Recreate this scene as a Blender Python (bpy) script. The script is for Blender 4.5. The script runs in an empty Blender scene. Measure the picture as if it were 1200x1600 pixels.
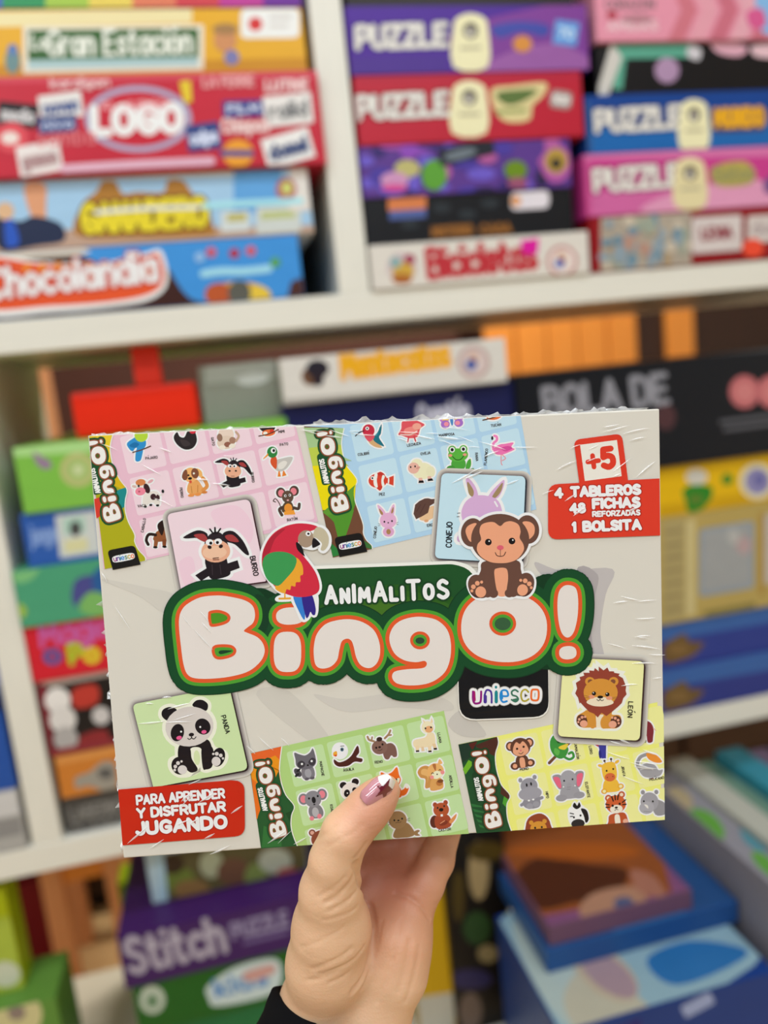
import bpy, bmesh, math, random
import numpy as np
from mathutils import Vector, Matrix
from mathutils.geometry import delaunay_2d_cdt

random.seed(7)
np.random.seed(7)
scene = bpy.context.scene
COL = scene.collection

# ------------------------------------------------------------------ camera
F_PX, CX, CY = 1200.0, 600.0, 800.0          # focal length and centre for a 1200 x 1600 frame
CAM = np.array([0.0, 0.0, 1.45])             # the phone is held at chest / eye height
# world axes seen in the camera's own frame (x right, y down, z forward)
DH = np.array([0.97121043, -0.1349384, 0.19632097])    # along the shelf
DN = np.array([-0.21516441, -0.14316602, 0.9660268])   # into the shelf
DV = np.array([0.10224762, 0.98045659, 0.16807827])    # straight down
RWC = np.array([DH, DN, -DV])                # camera frame -> world

def cam2world(c):
    return CAM + RWC @ np.asarray(c, float)

cam_data = bpy.data.cameras.new('phone_camera')
cam = bpy.data.objects.new('phone_camera', cam_data)
COL.objects.link(cam)
rx, ry, rz = RWC @ np.array([1, 0, 0]), RWC @ np.array([0, -1, 0]), RWC @ np.array([0, 0, -1])
cam.matrix_world = Matrix(((rx[0], ry[0], rz[0], CAM[0]), (rx[1], ry[1], rz[1], CAM[1]),
                           (rx[2], ry[2], rz[2], CAM[2]), (0, 0, 0, 1)))
cam_data.sensor_fit = 'VERTICAL'
cam_data.sensor_height = 36.0
cam_data.sensor_width = 27.0
cam_data.lens = 27.0
cam_data.clip_start = 0.02
cam_data.dof.use_dof = True
cam_data.dof.focus_distance = 0.362
cam_data.dof.aperture_fstop = 3.5
cam_data.dof.aperture_blades = 0
scene.camera = cam

# ------------------------------------------------------------------ light and exposure
world = bpy.data.worlds.new('shop_ambience')
scene.world = world
world.use_nodes = True
bg = world.node_tree.nodes['Background']
bg.inputs['Color'].default_value = (0.92, 0.98, 1.03, 1)
bg.inputs['Strength'].default_value = 0.2

def lamp(name, loc, size, power, color, target):
    d = bpy.data.lights.new(name, 'AREA')
    d.shape = 'RECTANGLE'; d.size, d.size_y = size; d.energy = power; d.color = color
    o = bpy.data.objects.new(name, d); COL.objects.link(o)
    o.location = loc
    o.rotation_euler = (Vector(target) - Vector(loc)).to_track_quat('-Z', 'Y').to_euler()
    return o

LED = (0.88, 0.975, 1.07)
lamp('ceiling_area_light', (-1.0, -0.75, 2.84), (1.2, 0.3), 27, LED, (-1.0, -0.75, 0))
lamp('ceiling_area_light', (0.75, -0.75, 2.84), (1.2, 0.3), 17, LED, (0.75, -0.75, 0))
lamp('ceiling_area_light', (-1.0, -2.2, 2.84), (1.2, 0.3), 27, LED, (-1.0, -2.2, 0))
lamp('ceiling_area_light', (0.75, -2.2, 2.84), (1.2, 0.3), 24, LED, (0.75, -2.2, 0))
lamp('ceiling_area_light', (-0.5, 0.25, 2.84), (1.2, 0.2), 15, LED, (-0.5, 0.25, 0))  # unseen row close to the shelf, added to brighten its front
lamp('ceiling_area_light', (0.9, 0.25, 2.84), (1.2, 0.2), 13, LED, (0.9, 0.25, 0))  # second light of that row, also added for the shelf front
lamp('ceiling_area_light', (0.6, 2.1, 2.84), (1.2, 0.3), 62, (1.0, 0.9, 0.75), (0.6, 2.1, 0))  # unseen warm light, turned up to brighten the orange cabinet behind

scene.view_settings.view_transform = 'Standard'
scene.view_settings.look = 'None'
scene.view_settings.exposure = -0.46
scene.view_settings.gamma = 1.0
scene.view_settings.use_curve_mapping = False

# ------------------------------------------------------------------ helpers: materials
def lin(h):
    h = h.lstrip('#')
    if len(h) == 3: h = ''.join(c * 2 for c in h)
    r = [int(h[i:i + 2], 16) / 255 for i in (0, 2, 4)]
    return [c / 12.92 if c <= .04045 else ((c + .055) / 1.055) ** 2.4 for c in r]

MATS = {}
def mat(hexc, rough=0.5, gain=1.25, kind='paint', spec=0.25):
    """flat ink / paint of a given colour (hex as seen in the shop's light, gain = light level there)"""
    key = (hexc, rough, gain, kind, spec)
    if key in MATS: return MATS[key]
    m = bpy.data.materials.new(kind + '_' + hexc.lstrip('#'))
    m.use_nodes = True
    nt = m.node_tree; b = nt.nodes['Principled BSDF']
    c = [min(.9, max(.004, v * gain)) for v in lin(hexc)]
    b.inputs['Roughness'].default_value = rough
    b.inputs['Specular IOR Level'].default_value = spec
    if kind == 'film':                        # printed card under tight clear film: streaky wrinkles
        b.inputs['Base Color'].default_value = (*c, 1)
        b.inputs['Coat Weight'].default_value = 0.26
        b.inputs['Specular IOR Level'].default_value = 0.1
        b.inputs['Coat Roughness'].default_value = 0.13
        tc = nt.nodes.new('ShaderNodeTexCoord')
        mp = nt.nodes.new('ShaderNodeMapping'); mp.inputs['Rotation'].default_value = (0, math.radians(28), 0)
        mp.inputs['Scale'].default_value = (14, 1, 120)
        nz = nt.nodes.new('ShaderNodeTexNoise'); nz.inputs['Scale'].default_value = 1.0; nz.inputs['Detail'].default_value = 3
        n2 = nt.nodes.new('ShaderNodeTexNoise'); n2.inputs['Scale'].default_value = 38; n2.inputs['Detail'].default_value = 1
        ad = nt.nodes.new('ShaderNodeMath'); ad.operation = 'ADD'
        bp = nt.nodes.new('ShaderNodeBump'); bp.inputs['Strength'].default_value = 0.5; bp.inputs['Distance'].default_value = 0.0012
        L = nt.links
        L.new(tc.outputs['Object'], mp.inputs['Vector']); L.new(mp.outputs['Vector'], nz.inputs['Vector'])
        L.new(tc.outputs['Object'], n2.inputs['Vector'])
        L.new(nz.outputs['Fac'], ad.inputs[0]); L.new(n2.outputs['Fac'], ad.inputs[1])
        L.new(ad.outputs[0], bp.inputs['Height']); L.new(bp.outputs['Normal'], b.inputs['Coat Normal'])
    else:                                     # slight tone variation so nothing is perfectly flat
        nz = nt.nodes.new('ShaderNodeTexNoise'); nz.inputs['Scale'].default_value = 9
        mx = nt.nodes.new('ShaderNodeMix'); mx.data_type = 'RGBA'
        mx.inputs['A'].default_value = (*[v * .93 for v in c], 1); mx.inputs['B'].default_value = (*[min(.9, v * 1.06) for v in c], 1)
        nt.links.new(nz.outputs['Fac'], mx.inputs['Factor']); nt.links.new(mx.outputs['Result'], b.inputs['Base Color'])
    m.diffuse_color = (*c, 1)
    MATS[key] = m
    return m

# ------------------------------------------------------------------ helpers: objects
def link(o, parent=None):
    COL.objects.link(o)
    if parent is not None: o.parent = parent
    return o

def thing(name, label, cat, loc=(0, 0, 0), rotz=0.0, group=None):
    o = bpy.data.objects.new(name, None)
    o.empty_display_size = 0.05
    o.location = loc; o.rotation_euler = (0, 0, rotz)
    link(o); o['label'] = label; o['category'] = cat
    if group: o['group'] = group
    return o

def tag(o, label, cat, group=None):
    o['label'] = label; o['category'] = cat
    if group: o['group'] = group
    return o

def mesh_obj(name, verts, faces, mats, parent=None, fmat=None, smooth=False):
    me = bpy.data.meshes.new(name)
    me.from_pydata([tuple(map(float, v)) for v in verts], [], [tuple(f) for f in faces])
    for m in (mats if isinstance(mats, (list, tuple)) else [mats]): me.materials.append(m)
    if fmat is not None: me.polygons.foreach_set('material_index', fmat)
    if smooth: me.polygons.foreach_set('use_smooth', [True] * len(me.polygons))
    me.update()
    return link(bpy.data.objects.new(name, me), parent)

def box_mesh(name, lo, hi, m, parent=None, bevel=0.0015, seg=2):
    bm = bmesh.new()
    bmesh.ops.create_cube(bm, size=1)
    for v in bm.verts:
        v.co = Vector([lo[i] + (v.co[i] + .5) * (hi[i] - lo[i]) for i in range(3)])
    if bevel: bmesh.ops.bevel(bm, geom=bm.edges[:], offset=bevel, segments=seg, affect='EDGES', profile=.6)
    me = bpy.data.meshes.new(name); bm.to_mesh(me); bm.free()
    me.materials.append(m)
    return link(bpy.data.objects.new(name, me), parent)

def structure(o):
    o['kind'] = 'structure'
    return o

# ------------------------------------------------------------------ helpers: 2D artwork (printed on flat faces)
def catmull(pts, closed=True, n=5):
    p = np.array(pts, float); m = len(p); out = []
    rng = range(m) if closed else range(m - 1)
    for i in rng:
        if closed: a, b, c, d = p[i - 1], p[i], p[(i + 1) % m], p[(i + 2) % m]
        else: a, b, c, d = p[max(i - 1, 0)], p[i], p[i + 1], p[min(i + 2, m - 1)]
        for k in range(n):
            t = k / n
            out.append(.5 * ((2 * b) + (c - a) * t + (2 * a - 5 * b + 4 * c - d) * t * t + (3 * b - a - 3 * c + d) * t ** 3))
    if not closed: out.append(p[-1])
    return np.array(out)

def ellipse(cx, cy, rx, ry, rot=0.0, n=28, pw=2.0):
    t = np.linspace(0, 2 * math.pi, n, endpoint=False)
    c, s = np.cos(t), np.sin(t)
    x = np.sign(c) * np.abs(c) ** (2 / pw) * rx; y = np.sign(s) * np.abs(s) ** (2 / pw) * ry
    a = math.radians(rot)
    return np.stack([cx + x * math.cos(a) - y * math.sin(a), cy + x * math.sin(a) + y * math.cos(a)], 1)

def rounded(corners, r, n=5):
    """polygon with rounded corners; r a number or one per corner"""
    p = np.array(corners, float); m = len(p); out = []
    rr = r if isinstance(r, (list, tuple)) else [r] * m
    for i in range(m):
        a, b, c = p[i - 1], p[i], p[(i + 1) % m]
        if rr[i] <= 0: out.append(b); continue
        u = (a - b) / np.linalg.norm(a - b); w = (c - b) / np.linalg.norm(c - b)
        s, e = b + u * rr[i], b + w * rr[i]
        for k in range(n + 1):
            t = k / n
            out.append((1 - t) ** 2 * s + 2 * t * (1 - t) * b + t * t * e)
    return np.array(out)

def area2(p):
    x, y = p[:, 0], p[:, 1]
    return float(np.sum(x * np.roll(y, -1) - np.roll(x, -1) * y))

def grow(p, r):
    """move a closed outline outwards by r"""
    p = np.array(p, float)
    if area2(p) < 0: p = p[::-1]
    d = np.roll(p, -1, 0) - p; d /= np.maximum(np.linalg.norm(d, axis=1), 1e-9)[:, None]
    nrm = np.stack([d[:, 1], -d[:, 0]], 1)
    b = nrm + np.roll(nrm, 1, 0)
    b /= np.maximum(np.sum(b * b, axis=1), .7)[:, None] / 2
    return p + b * r

def capsule_pieces(pts, w, closed=False, nd=12):
    """a thick line as mitred quads, with round discs at its ends and sharp corners"""
    pts = np.array(pts, float)
    keep = [0] + [i for i in range(1, len(pts)) if np.linalg.norm(pts[i] - pts[i - 1]) > 1e-6]
    pts = pts[keep]
    if closed and len(pts) > 1 and np.linalg.norm(pts[0] - pts[-1]) < 1e-6: pts = pts[:-1]
    r = w / 2; out = []; n = len(pts)
    if n == 1: return [ellipse(pts[0][0], pts[0][1], r, r, 0, nd)]
    nx = np.roll(pts, -1, 0)
    d = nx - pts
    if not closed: d[-1] = d[-2]
    d /= np.maximum(np.linalg.norm(d, axis=1), 1e-9)[:, None]
    pd = np.roll(d, 1, 0)
    if not closed: pd[0] = d[0]
    cosang = np.sum(d * pd, axis=1)
    nrm = np.stack([-d[:, 1], d[:, 0]], 1); pn = np.stack([-pd[:, 1], pd[:, 0]], 1)
    mit = (nrm + pn); mit /= np.maximum(np.sum(mit * mit, axis=1), .5)[:, None] / 2
    sharp = cosang < .8
    for i in range(n if closed else n - 1):
        j = (i + 1) % n
        a0 = nrm[i] if sharp[i] else mit[i]
        a1 = nrm[i] if sharp[j] else mit[j]
        q = np.array([pts[i] - a0 * r, pts[j] - a1 * r, pts[j] + a1 * r, pts[i] + a0 * r])
        e = np.roll(q, -1, 0) - q; f = np.roll(e, -1, 0)
        cr = e[:, 0] * f[:, 1] - e[:, 1] * f[:, 0]
        if cr.min() <= 1e-7 * w * w:           # too tight a bend for a mitre: plain bar with round ends
            q = np.array([pts[i] - nrm[i] * r, pts[j] - nrm[i] * r, pts[j] + nrm[i] * r, pts[i] + nrm[i] * r])
            sharp[i] = sharp[j] = True
        out.append(q)
    for i in range(n):
        if sharp[i] or (not closed and i in (0, n - 1)): out.append(ellipse(pts[i][0], pts[i][1], r, r, 0, nd))
    return out

def union(pieces):
    """overlapping simple outlines -> clean triangles that cover their union once"""
    V, Fc = [], []
    for p in pieces:
        if area2(p) < 0: p = p[::-1]
        k = len(V); V += [Vector((float(x), float(y))) for x, y in p]; Fc.append(list(range(k, k + len(p))))
    v, e, f, ov, oe, of = delaunay_2d_cdt(V, [], Fc, 0, 1e-5)
    vv = np.array([(q.x, q.y) for q in v])
    return [vv[list(t)] for t, o in zip(f, of) if o]

def clip_convex(poly, clip):
    out = [np.array(q, float) for q in poly]
    m = len(clip)
    for i in range(m):
        a, b = clip[i], clip[(i + 1) % m]
        e = b - a
        inside = lambda q: e[0] * (q[1] - a[1]) - e[1] * (q[0] - a[0]) >= -1e-9
        res = []
        for j in range(len(out)):
            p, q = out[j - 1], out[j]
            ip, iq = inside(p), inside(q)
            if ip != iq:
                d = q - p
                den = e[0] * d[1] - e[1] * d[0]
                t = (e[1] * (p[0] - a[0]) - e[0] * (p[1] - a[1])) / den if abs(den) > 1e-12 else 0
                res.append(p + d * t)
            if iq: res.append(q)
        out = res
        if len(out) < 3: return None
    return np.array(out)

class Art:
    """layered flat print; every shape sits a hair above the one before it"""
    def __init__(s, place, base=0.0, step=4e-6, clip=None):
        s.place, s.z, s.step, s.clip = place, base, step, clip
        s.M = np.eye(3); s.items = []; s.top = base
    def at(s, cx, cy, sc=1.0, rot=0.0, sy=None, reset=True):
        a = math.radians(rot); sy = sc if sy is None else sy
        s.M = np.array([[sc * math.cos(a), -sy * math.sin(a), cx], [sc * math.sin(a), sy * math.cos(a), cy], [0, 0, 1]])
        return s
    def affine(s, M): s.M = M; return s
    def home(s): s.M = np.eye(3); return s
    def _px(s, p):
        p = np.array(p, float)
        return p @ s.M[:2, :2].T + s.M[:2, 2]
    def scale(s): return math.sqrt(abs(np.linalg.det(s.M[:2, :2])))
    def put(s, polys, col):
        s.z += s.step; s.top = max(s.top, s.z)
        for p in polys:
            if s.clip is not None and not s._inside(p):
                p = clip_convex(p if area2(np.array(p)) > 0 else p[::-1], s.clip)
                if p is None: continue
            s.items.append((p, s.z, col))
    def _inside(s, p):
        for i in range(len(s.clip)):
            a, b = s.clip[i], s.clip[(i + 1) % len(s.clip)]
            if np.any((b[0] - a[0]) * (p[:, 1] - a[1]) - (b[1] - a[1]) * (p[:, 0] - a[0]) < 0): return False
        return True
    def poly(s, pts, col): s.put([s._px(pts)], col)
    def blob(s, pts, col, n=5): s.put([s._px(catmull(pts, True, n))], col)
    def ell(s, cx, cy, rx, ry, col, rot=0, n=26, pw=2.0): s.put([s._px(ellipse(cx, cy, rx, ry, rot, n, pw))], col)
    def stroke(s, pts, w, col, smooth=True, closed=False, n=4):
        p = catmull(pts, closed, n) if smooth and len(pts) > 2 else np.array(pts, float)
        s.put(union([s._px(q) for q in capsule_pieces(p, w, closed)]), col)
    def buffer(s, outlines, r, col, nd=12):
        """union of outlines grown by r, rounded"""
        ps = []
        for o in outlines:
            ps.append(s._px(o))
            ps += [s._px(q) for q in capsule_pieces(o, 2 * r, True, nd)]
        s.put(union(ps), col)
    def build(s, name, parent, rough=0.5, gain=1.25, kind='film'):
        V, Fc, fm, cols = [], [], [], []
        for p, z, c in s.items:
            k = len(V)
            V += [s.place(u, v, z) for u, v in p]
            Fc.append(list(range(k, k + len(p))))
            if c not in cols: cols.append(c)
            fm.append(cols.index(c))
        o = mesh_obj(name, V, Fc, [mat(c, rough, gain, kind) for c in cols], parent, fm)
        bm = bmesh.new(); bm.from_mesh(o.data)
        big = [f for f in bm.faces if len(f.verts) > 4]
        bmesh.ops.triangulate(bm, faces=big)
        bm.normal_update()
        bm.to_mesh(o.data); bm.free()
        return o

# rounded stroke lettering, 4 x 6 grid, y down, baseline at 6; '~' smooth, 'o' smooth closed
GL = {
 'A': '0,6 2,0 4,6|.8,4 3.2,4', 'B': '0,0 0,6|~0,0 2,0 3.2,.7 3.2,2.2 2,2.9 0,2.9|~0,2.9 2.4,2.9 3.7,3.7 3.7,5.2 2.4,6 0,6',
 'C': '~3.7,1 2.2,0 .6,.9 .1,3 .6,5.1 2.2,6 3.7,5', 'D': '0,0 0,6|~0,0 1.8,0 3.4,1 3.8,3 3.4,5 1.8,6 0,6',
 'E': '3.3,0 0,0 0,6 3.3,6|0,3 2.7,3', 'F': '3.3,0 0,0 0,6|0,3 2.7,3', 'G': '~3.7,1 2.2,0 .6,.9 .1,3 .6,5.1 2.2,6 3.7,5|3.7,5 3.7,3.3 2.2,3.3',
 'H': '0,0 0,6|3.6,0 3.6,6|0,3 3.6,3', 'I': '0,0 0,6', 'J': '~2.6,0 2.6,4.6 1.3,6 0,5', 'K': '0,0 0,6|3.4,0 .2,3.2 3.6,6',
 'L': '0,0 0,6 3.2,6', 'M': '0,6 .4,0 2.4,4 4.4,0 4.8,6', 'N': '0,6 0,0 3.6,6 3.6,0',
 'O': 'o2,0 3.5,.9 4,3 3.5,5.1 2,6 .5,5.1 0,3 .5,.9', 'P': '0,0 0,6|~0,0 2.2,0 3.6,.8 3.6,2.6 2.2,3.4 0,3.4',
 'Q': 'o2,0 3.5,.9 4,3 3.5,5.1 2,6 .5,5.1 0,3 .5,.9|2.4,4.4 4,6.2', 'R': '0,0 0,6|~0,0 2.2,0 3.5,.8 3.5,2.4 2.2,3.2 0,3.2|1.8,3.2 3.7,6',
 'S': '~3.3,.8 1.8,0 .4,.9 .5,2.2 1.9,3 3.2,3.8 3.4,5.1 1.8,6 .1,5.2', 'T': '0,0 4,0|2,0 2,6', 'U': '~0,0 0,4.2 .6,5.6 1.8,6 3,5.6 3.6,4.2 3.6,0',
 'V': '0,0 2,6 4,0', 'X': '0,0 3.8,6|3.8,0 0,6', 'Y': '0,0 2,3 4,0|2,3 2,6', 'Z': '0,0 3.6,0 0,6 3.6,6',
 '1': '.2,1.2 1.4,0 1.4,6', '4': '2.8,6 2.8,0 0,4 4,4', '7': '0,0 3.4,0 1.2,6', '2': '~.2,1 1.6,0 3.2,1 3,2.6 0,6|0,6 3.4,6', '6': '~2.8,0 .8,2 .1,4.2|o1.8,2.8 3.3,3.5 3.3,5.2 1.8,6 .3,5.2 .3,3.5', '9': 'o1.8,0 3.3,.8 3.3,2.6 1.8,3.3 .3,2.6 .3,.8|~3.4,2 3,4.4 1.4,6', '5': '3.2,0 .6,0 .3,2.6|~.3,2.6 1.8,2.2 3.3,3 3.3,5 1.8,6 .1,5.3',
 '8': 'o1.8,0 3.2,.8 3,2.2 1.8,2.9 .6,2.2 .4,.8|o1.8,2.9 3.4,3.8 3.4,5.2 1.8,6 .2,5.2 .2,3.8', '+': '0,3.2 3,3.2|1.5,1.7 1.5,4.7', '!': '0,0 0,3.9|0,6 0,6',
 '0': 'o1.8,0 3.3,.9 3.6,3 3.3,5.1 1.8,6 .3,5.1 0,3 .3,.9', '3': '~.2,.8 1.8,0 3.2,.9 3,2.3 1.6,2.9|~1.6,2.9 3.2,3.5 3.4,5 1.8,6 .1,5.2',
 'a': 'o1.5,2 2.8,2.8 3,4 2.8,5.2 1.5,6 .3,5.2 0,4 .3,2.8|3.1,2 3.1,6', 'c': '~2.9,2.7 1.6,2 .3,2.8 0,4 .3,5.2 1.6,6 2.9,5.3',
 'd': 'o1.5,2 2.8,2.8 3,4 2.8,5.2 1.5,6 .3,5.2 0,4 .3,2.8|3.1,0 3.1,6', 'e': '~.1,4 3,4 2.8,2.7 1.6,2 .3,2.8 0,4 .3,5.3 1.6,6 2.9,5.4',
 'g': 'o1.5,2 2.8,2.8 3,4 2.8,5.2 1.5,6 .3,5.2 0,4 .3,2.8|~3.1,2 3.1,6.8 1.6,7.8 .3,7.2', 'h': '0,0 0,6|~0,3.4 1.4,2 2.8,2.9 2.9,6',
 'i': '0,2.2 0,6|0,.3 0,.3', 'k': '0,0 0,6|2.6,2 .2,4.2 2.8,6', 'l': '0,0 0,6', 'm': '0,2 0,6|~0,3.2 1.2,2 2.2,3 2.2,6|~2.2,3.2 3.4,2 4.4,3 4.4,6',
 'n': '0,2 0,6|~0,3.4 1.4,2 2.8,2.9 2.9,6', 'o': 'o1.5,2 2.8,2.8 3,4 2.8,5.2 1.5,6 .3,5.2 0,4 .3,2.8', 'p': '0,2 0,8|o1.5,2 2.8,2.8 3,4 2.8,5.2 1.5,6 .3,5.2 0,4 .3,2.8',
 'r': '0,2 0,6|~0,3.6 .9,2.2 2,2', 's': '~2.5,2.6 1.4,2 .3,2.8 1.3,3.9 2.6,4.9 1.4,6 .1,5.4', 't': '~.9,.4 .9,5 1.6,6 2.5,5.7|0,2 2.2,2',
 'u': '~0,2 0,4.8 1.2,6 2.9,4.8|2.9,2 2.9,6', 'z': '0,2 2.6,2 0,6 2.6,6', 'b': '0,0 0,6|o1.5,2 2.8,2.8 3,4 2.8,5.2 1.5,6 .3,5.2 0,4 .3,2.8', 'f': '~2.2,.4 1.2,.2 .9,1.6 .9,6|0,2.4 2,2.4', 'j': '~1,2 1,6.8 0,7.6|1,.3 1,.3', 'v': '0,2 1.4,6 2.8,2', 'w': '0,2 1,6 2,2.6 3,6 4,2', 'y': '0,2 1.4,5.6|2.8,2 .8,8', 'W': '0,0 1,6 2.4,1.6 3.8,6 4.8,0',
 '-': '0,3.4 1.8,3.4', '.': '0,6 0,6',
}
ACC = {'Ó': 'O', 'ó': 'o', 'É': 'E', 'í': 'i', 'Í': 'I', 'Á': 'A', 'Ñ': 'N'}

def glyph(ch):
    base = ACC.get(ch, ch); out = []
    for part in GL[base].split('|'):
        mode = part[0] if part[0] in '~o' else ''
        pts = [tuple(map(float, q.split(','))) for q in part.lstrip('~o').split(' ')]
        out.append((mode, pts))
    wid = max(x for _, p in out for x, _ in p)
    if ch != base:
        up = 0 if base.islower() else -2
        if ch == 'Ñ': out.append(('~', [(.6, -1.4), (1.4, -2), (2.2, -1.4), (3, -2)]))
        else: out.append(('', [(wid / 2 - .2, up - .8 + 1 * (up == 0)), (wid / 2 + .9, up - 1.8 + 1 * (up == 0))]))
    return out, wid

def text_strokes(txt, h, gap=1.6, sx=1.0, caps=None, track=None):
    """list of polylines in px (baseline origin), total width"""
    x, out = 0.0, []
    for i, ch in enumerate(txt):
        if ch == ' ': x += 2.6; continue
        k = caps[i] if caps else 1.0
        g, wd = glyph(ch)
        for mode, pts in g:
            p = [((x + px * k) * sx * h / 6, (py - 6) * k * h / 6) for px, py in pts]
            if mode == '~': p = catmull(p, False, 4)
            elif mode == 'o': p = catmull(p, True, 4); p = np.vstack([p, p[:1]])
            out.append(np.array(p, float))
        x += wd * k + gap
    return out, (x - gap) * sx * h / 6

def text(art, txt, x, y, h, w, col, ang=0.0, fit=None, gap=1.6, align='l', under=None, sx=1.0, caps=None):
    """stroke lettering from baseline start (x, y) in px; fit = wanted width"""
    st, wd = text_strokes(txt, h, gap, sx, caps)
    if fit:
        sx *= fit / max(wd, 1e-6); st, wd = text_strokes(txt, h, gap, sx, caps)
    ox = {'l': 0, 'c': -wd / 2, 'r': -wd}[align]
    keep = art.M.copy()
    a = math.radians(ang)
    T = np.array([[math.cos(a), -math.sin(a), x], [math.sin(a), math.cos(a), y], [0, 0, 1]])
    art.M = keep @ T
    def emit(ww, c):
        ps = []
        nd = 10 if h > 9 else 6
        for p in st:
            p = p + np.array([ox, 0])
            if len(p) == 2 and np.allclose(p[0], p[1]): ps.append(art._px(ellipse(p[0][0], p[0][1], ww * .6, ww * .6, 0, nd))); continue
            ps += [art._px(q) for q in capsule_pieces(p, ww, False, nd)]
        art.put(union(ps), c)
    if under: emit(w + 2 * under[0], under[1])
    emit(w, col)
    art.M = keep
    return wd

def sketch(art, spec, outline=0.0, white='#f2ede6'):
    """tiny drawing language: 'e cx,cy rx,ry col rot' ellipse, 'b col pts' smooth shape, 'p col pts' sharp shape, 's col w pts' line.
    a leading * marks shapes that belong to the silhouette (they get the sticker's white rim)"""
    cmds = []
    for ln in spec.split(';'):
        t = ln.split()
        if t: cmds.append((t[0].startswith('*'), t[0].lstrip('*'), t[1:]))
    P = lambda q: [tuple(map(float, w.split(','))) for w in q]
    if outline:
        for sil, k, a in cmds:
            if not sil: continue
            if k == 'e':
                (cx, cy), (rx, ry) = P(a[:2]); art.ell(cx, cy, rx + outline, ry + outline, white, float(a[3]) if len(a) > 3 else 0)
            elif k == 'b': art.put([art._px(grow(catmull(P(a[1:]), True, 4), outline))], white)
            elif k == 'p': art.put([art._px(grow(P(a[1:]), outline))], white)
            elif k == 's': art.stroke(P(a[2:]), float(a[1]) + 2 * outline, white)
    for sil, k, a in cmds:
        if k == 'e':
            (cx, cy), (rx, ry) = P(a[:2]); art.ell(cx, cy, rx, ry, a[2], float(a[3]) if len(a) > 3 else 0)
        elif k == 'b': art.blob(P(a[1:]), a[0], 4)
        elif k == 'p': art.poly(P(a[1:]), a[0])
        elif k == 's': art.stroke(P(a[2:]), float(a[1]), a[0])

# ================================================================== the shop: room and shelving
def ray(u, v):
    return RWC @ np.array([(u - CX) / F_PX, (v - CY) / F_PX, 1.0])
def atY(u, v, Y):                     # point of the frame carried to a vertical plane at distance Y
    d = ray(u, v); return CAM + d * (Y / d[1])
def atZ(u, v, Z):                     # ... to a horizontal plane at height Z
    d = ray(u, v); return CAM + d * ((Z - CAM[2]) / d[2])

def wood_mat(name, a, b, scale=(1, 1, 1), rough=.5, plank=0.0):
    m = bpy.data.materials.new(name); m.use_nodes = True
    nt = m.node_tree; L = nt.links; bs = nt.nodes['Principled BSDF']
    tc = nt.nodes.new('ShaderNodeTexCoord'); mp = nt.nodes.new('ShaderNodeMapping'); mp.inputs['Scale'].default_value = scale
    nz = nt.nodes.new('ShaderNodeTexNoise'); nz.inputs['Scale'].default_value = 6; nz.inputs['Detail'].default_value = 5
    cr = nt.nodes.new('ShaderNodeMix'); cr.data_type = 'RGBA'
    cr.inputs['A'].default_value = (*lin(a), 1); cr.inputs['B'].default_value = (*lin(b), 1)
    L.new(tc.outputs['Object'], mp.inputs['Vector']); L.new(mp.outputs['Vector'], nz.inputs['Vector'])
    L.new(nz.outputs['Fac'], cr.inputs['Factor']); L.new(cr.outputs['Result'], bs.inputs['Base Color'])
    bs.inputs['Roughness'].default_value = rough
    return m

M_FLOOR = wood_mat('pale_plank_floor', '#d8b27c', '#f0cf9c', (1, 8, 1), .4)
M_BROWN = wood_mat('brown_painted_wall', '#4a2a22', '#5e372c', (1, 1, 1), .8)
M_ORANGE = wood_mat('orange_varnished_wood', '#e88a32', '#f7a548', (14, 1, .6), .4)
M_DARKWOOD = wood_mat('dark_brown_wood', '#2a140f', '#3b2016', (6, 1, .6), .5)
M_PEACH = wood_mat('peach_wood', '#e09a68', '#f0b080', (6, 1, .6), .5)
M_CEIL = mat('#e8e4da', .9, 1.0)
M_WHITE = mat('#d9d6ca', .35, 1.15)
M_BACK = mat('#1d1716', .8, 1.0)

structure(box_mesh('floor', (-2.6, -3.2, -.05), (2.6, 3.2, 0), M_FLOOR, None, 0))
structure(box_mesh('ceiling', (-2.6, -3.2, 2.9), (2.6, 3.2, 2.95), M_CEIL, None, 0))
structure(box_mesh('wall_back', (-2.6, 3.2, 0), (2.6, 3.26, 2.9), M_BROWN, None, 0))
structure(box_mesh('wall_left', (-2.66, -3.2, 0), (-2.6, 3.2, 2.9), M_CEIL, None, 0))
structure(box_mesh('wall_right', (2.6, -3.2, 0), (2.66, 3.2, 2.9), M_CEIL, None, 0))

Z0 = CAM[2]
Z_UP0, Z_UP1 = Z0 + .076, Z0 + .114          # upper shelf board (underside, top)
Z_LO0, Z_LO1 = Z0 - .586, Z0 - .548          # lower shelf board
Z_BT0, Z_BT1 = Z0 - 1.07, Z0 - 1.03          # bottom board
Z_TP0, Z_TP1 = Z0 + .62, Z0 + .66
YF, YB = 1.0, 1.38
XL, XR = -.90, 1.16

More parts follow.
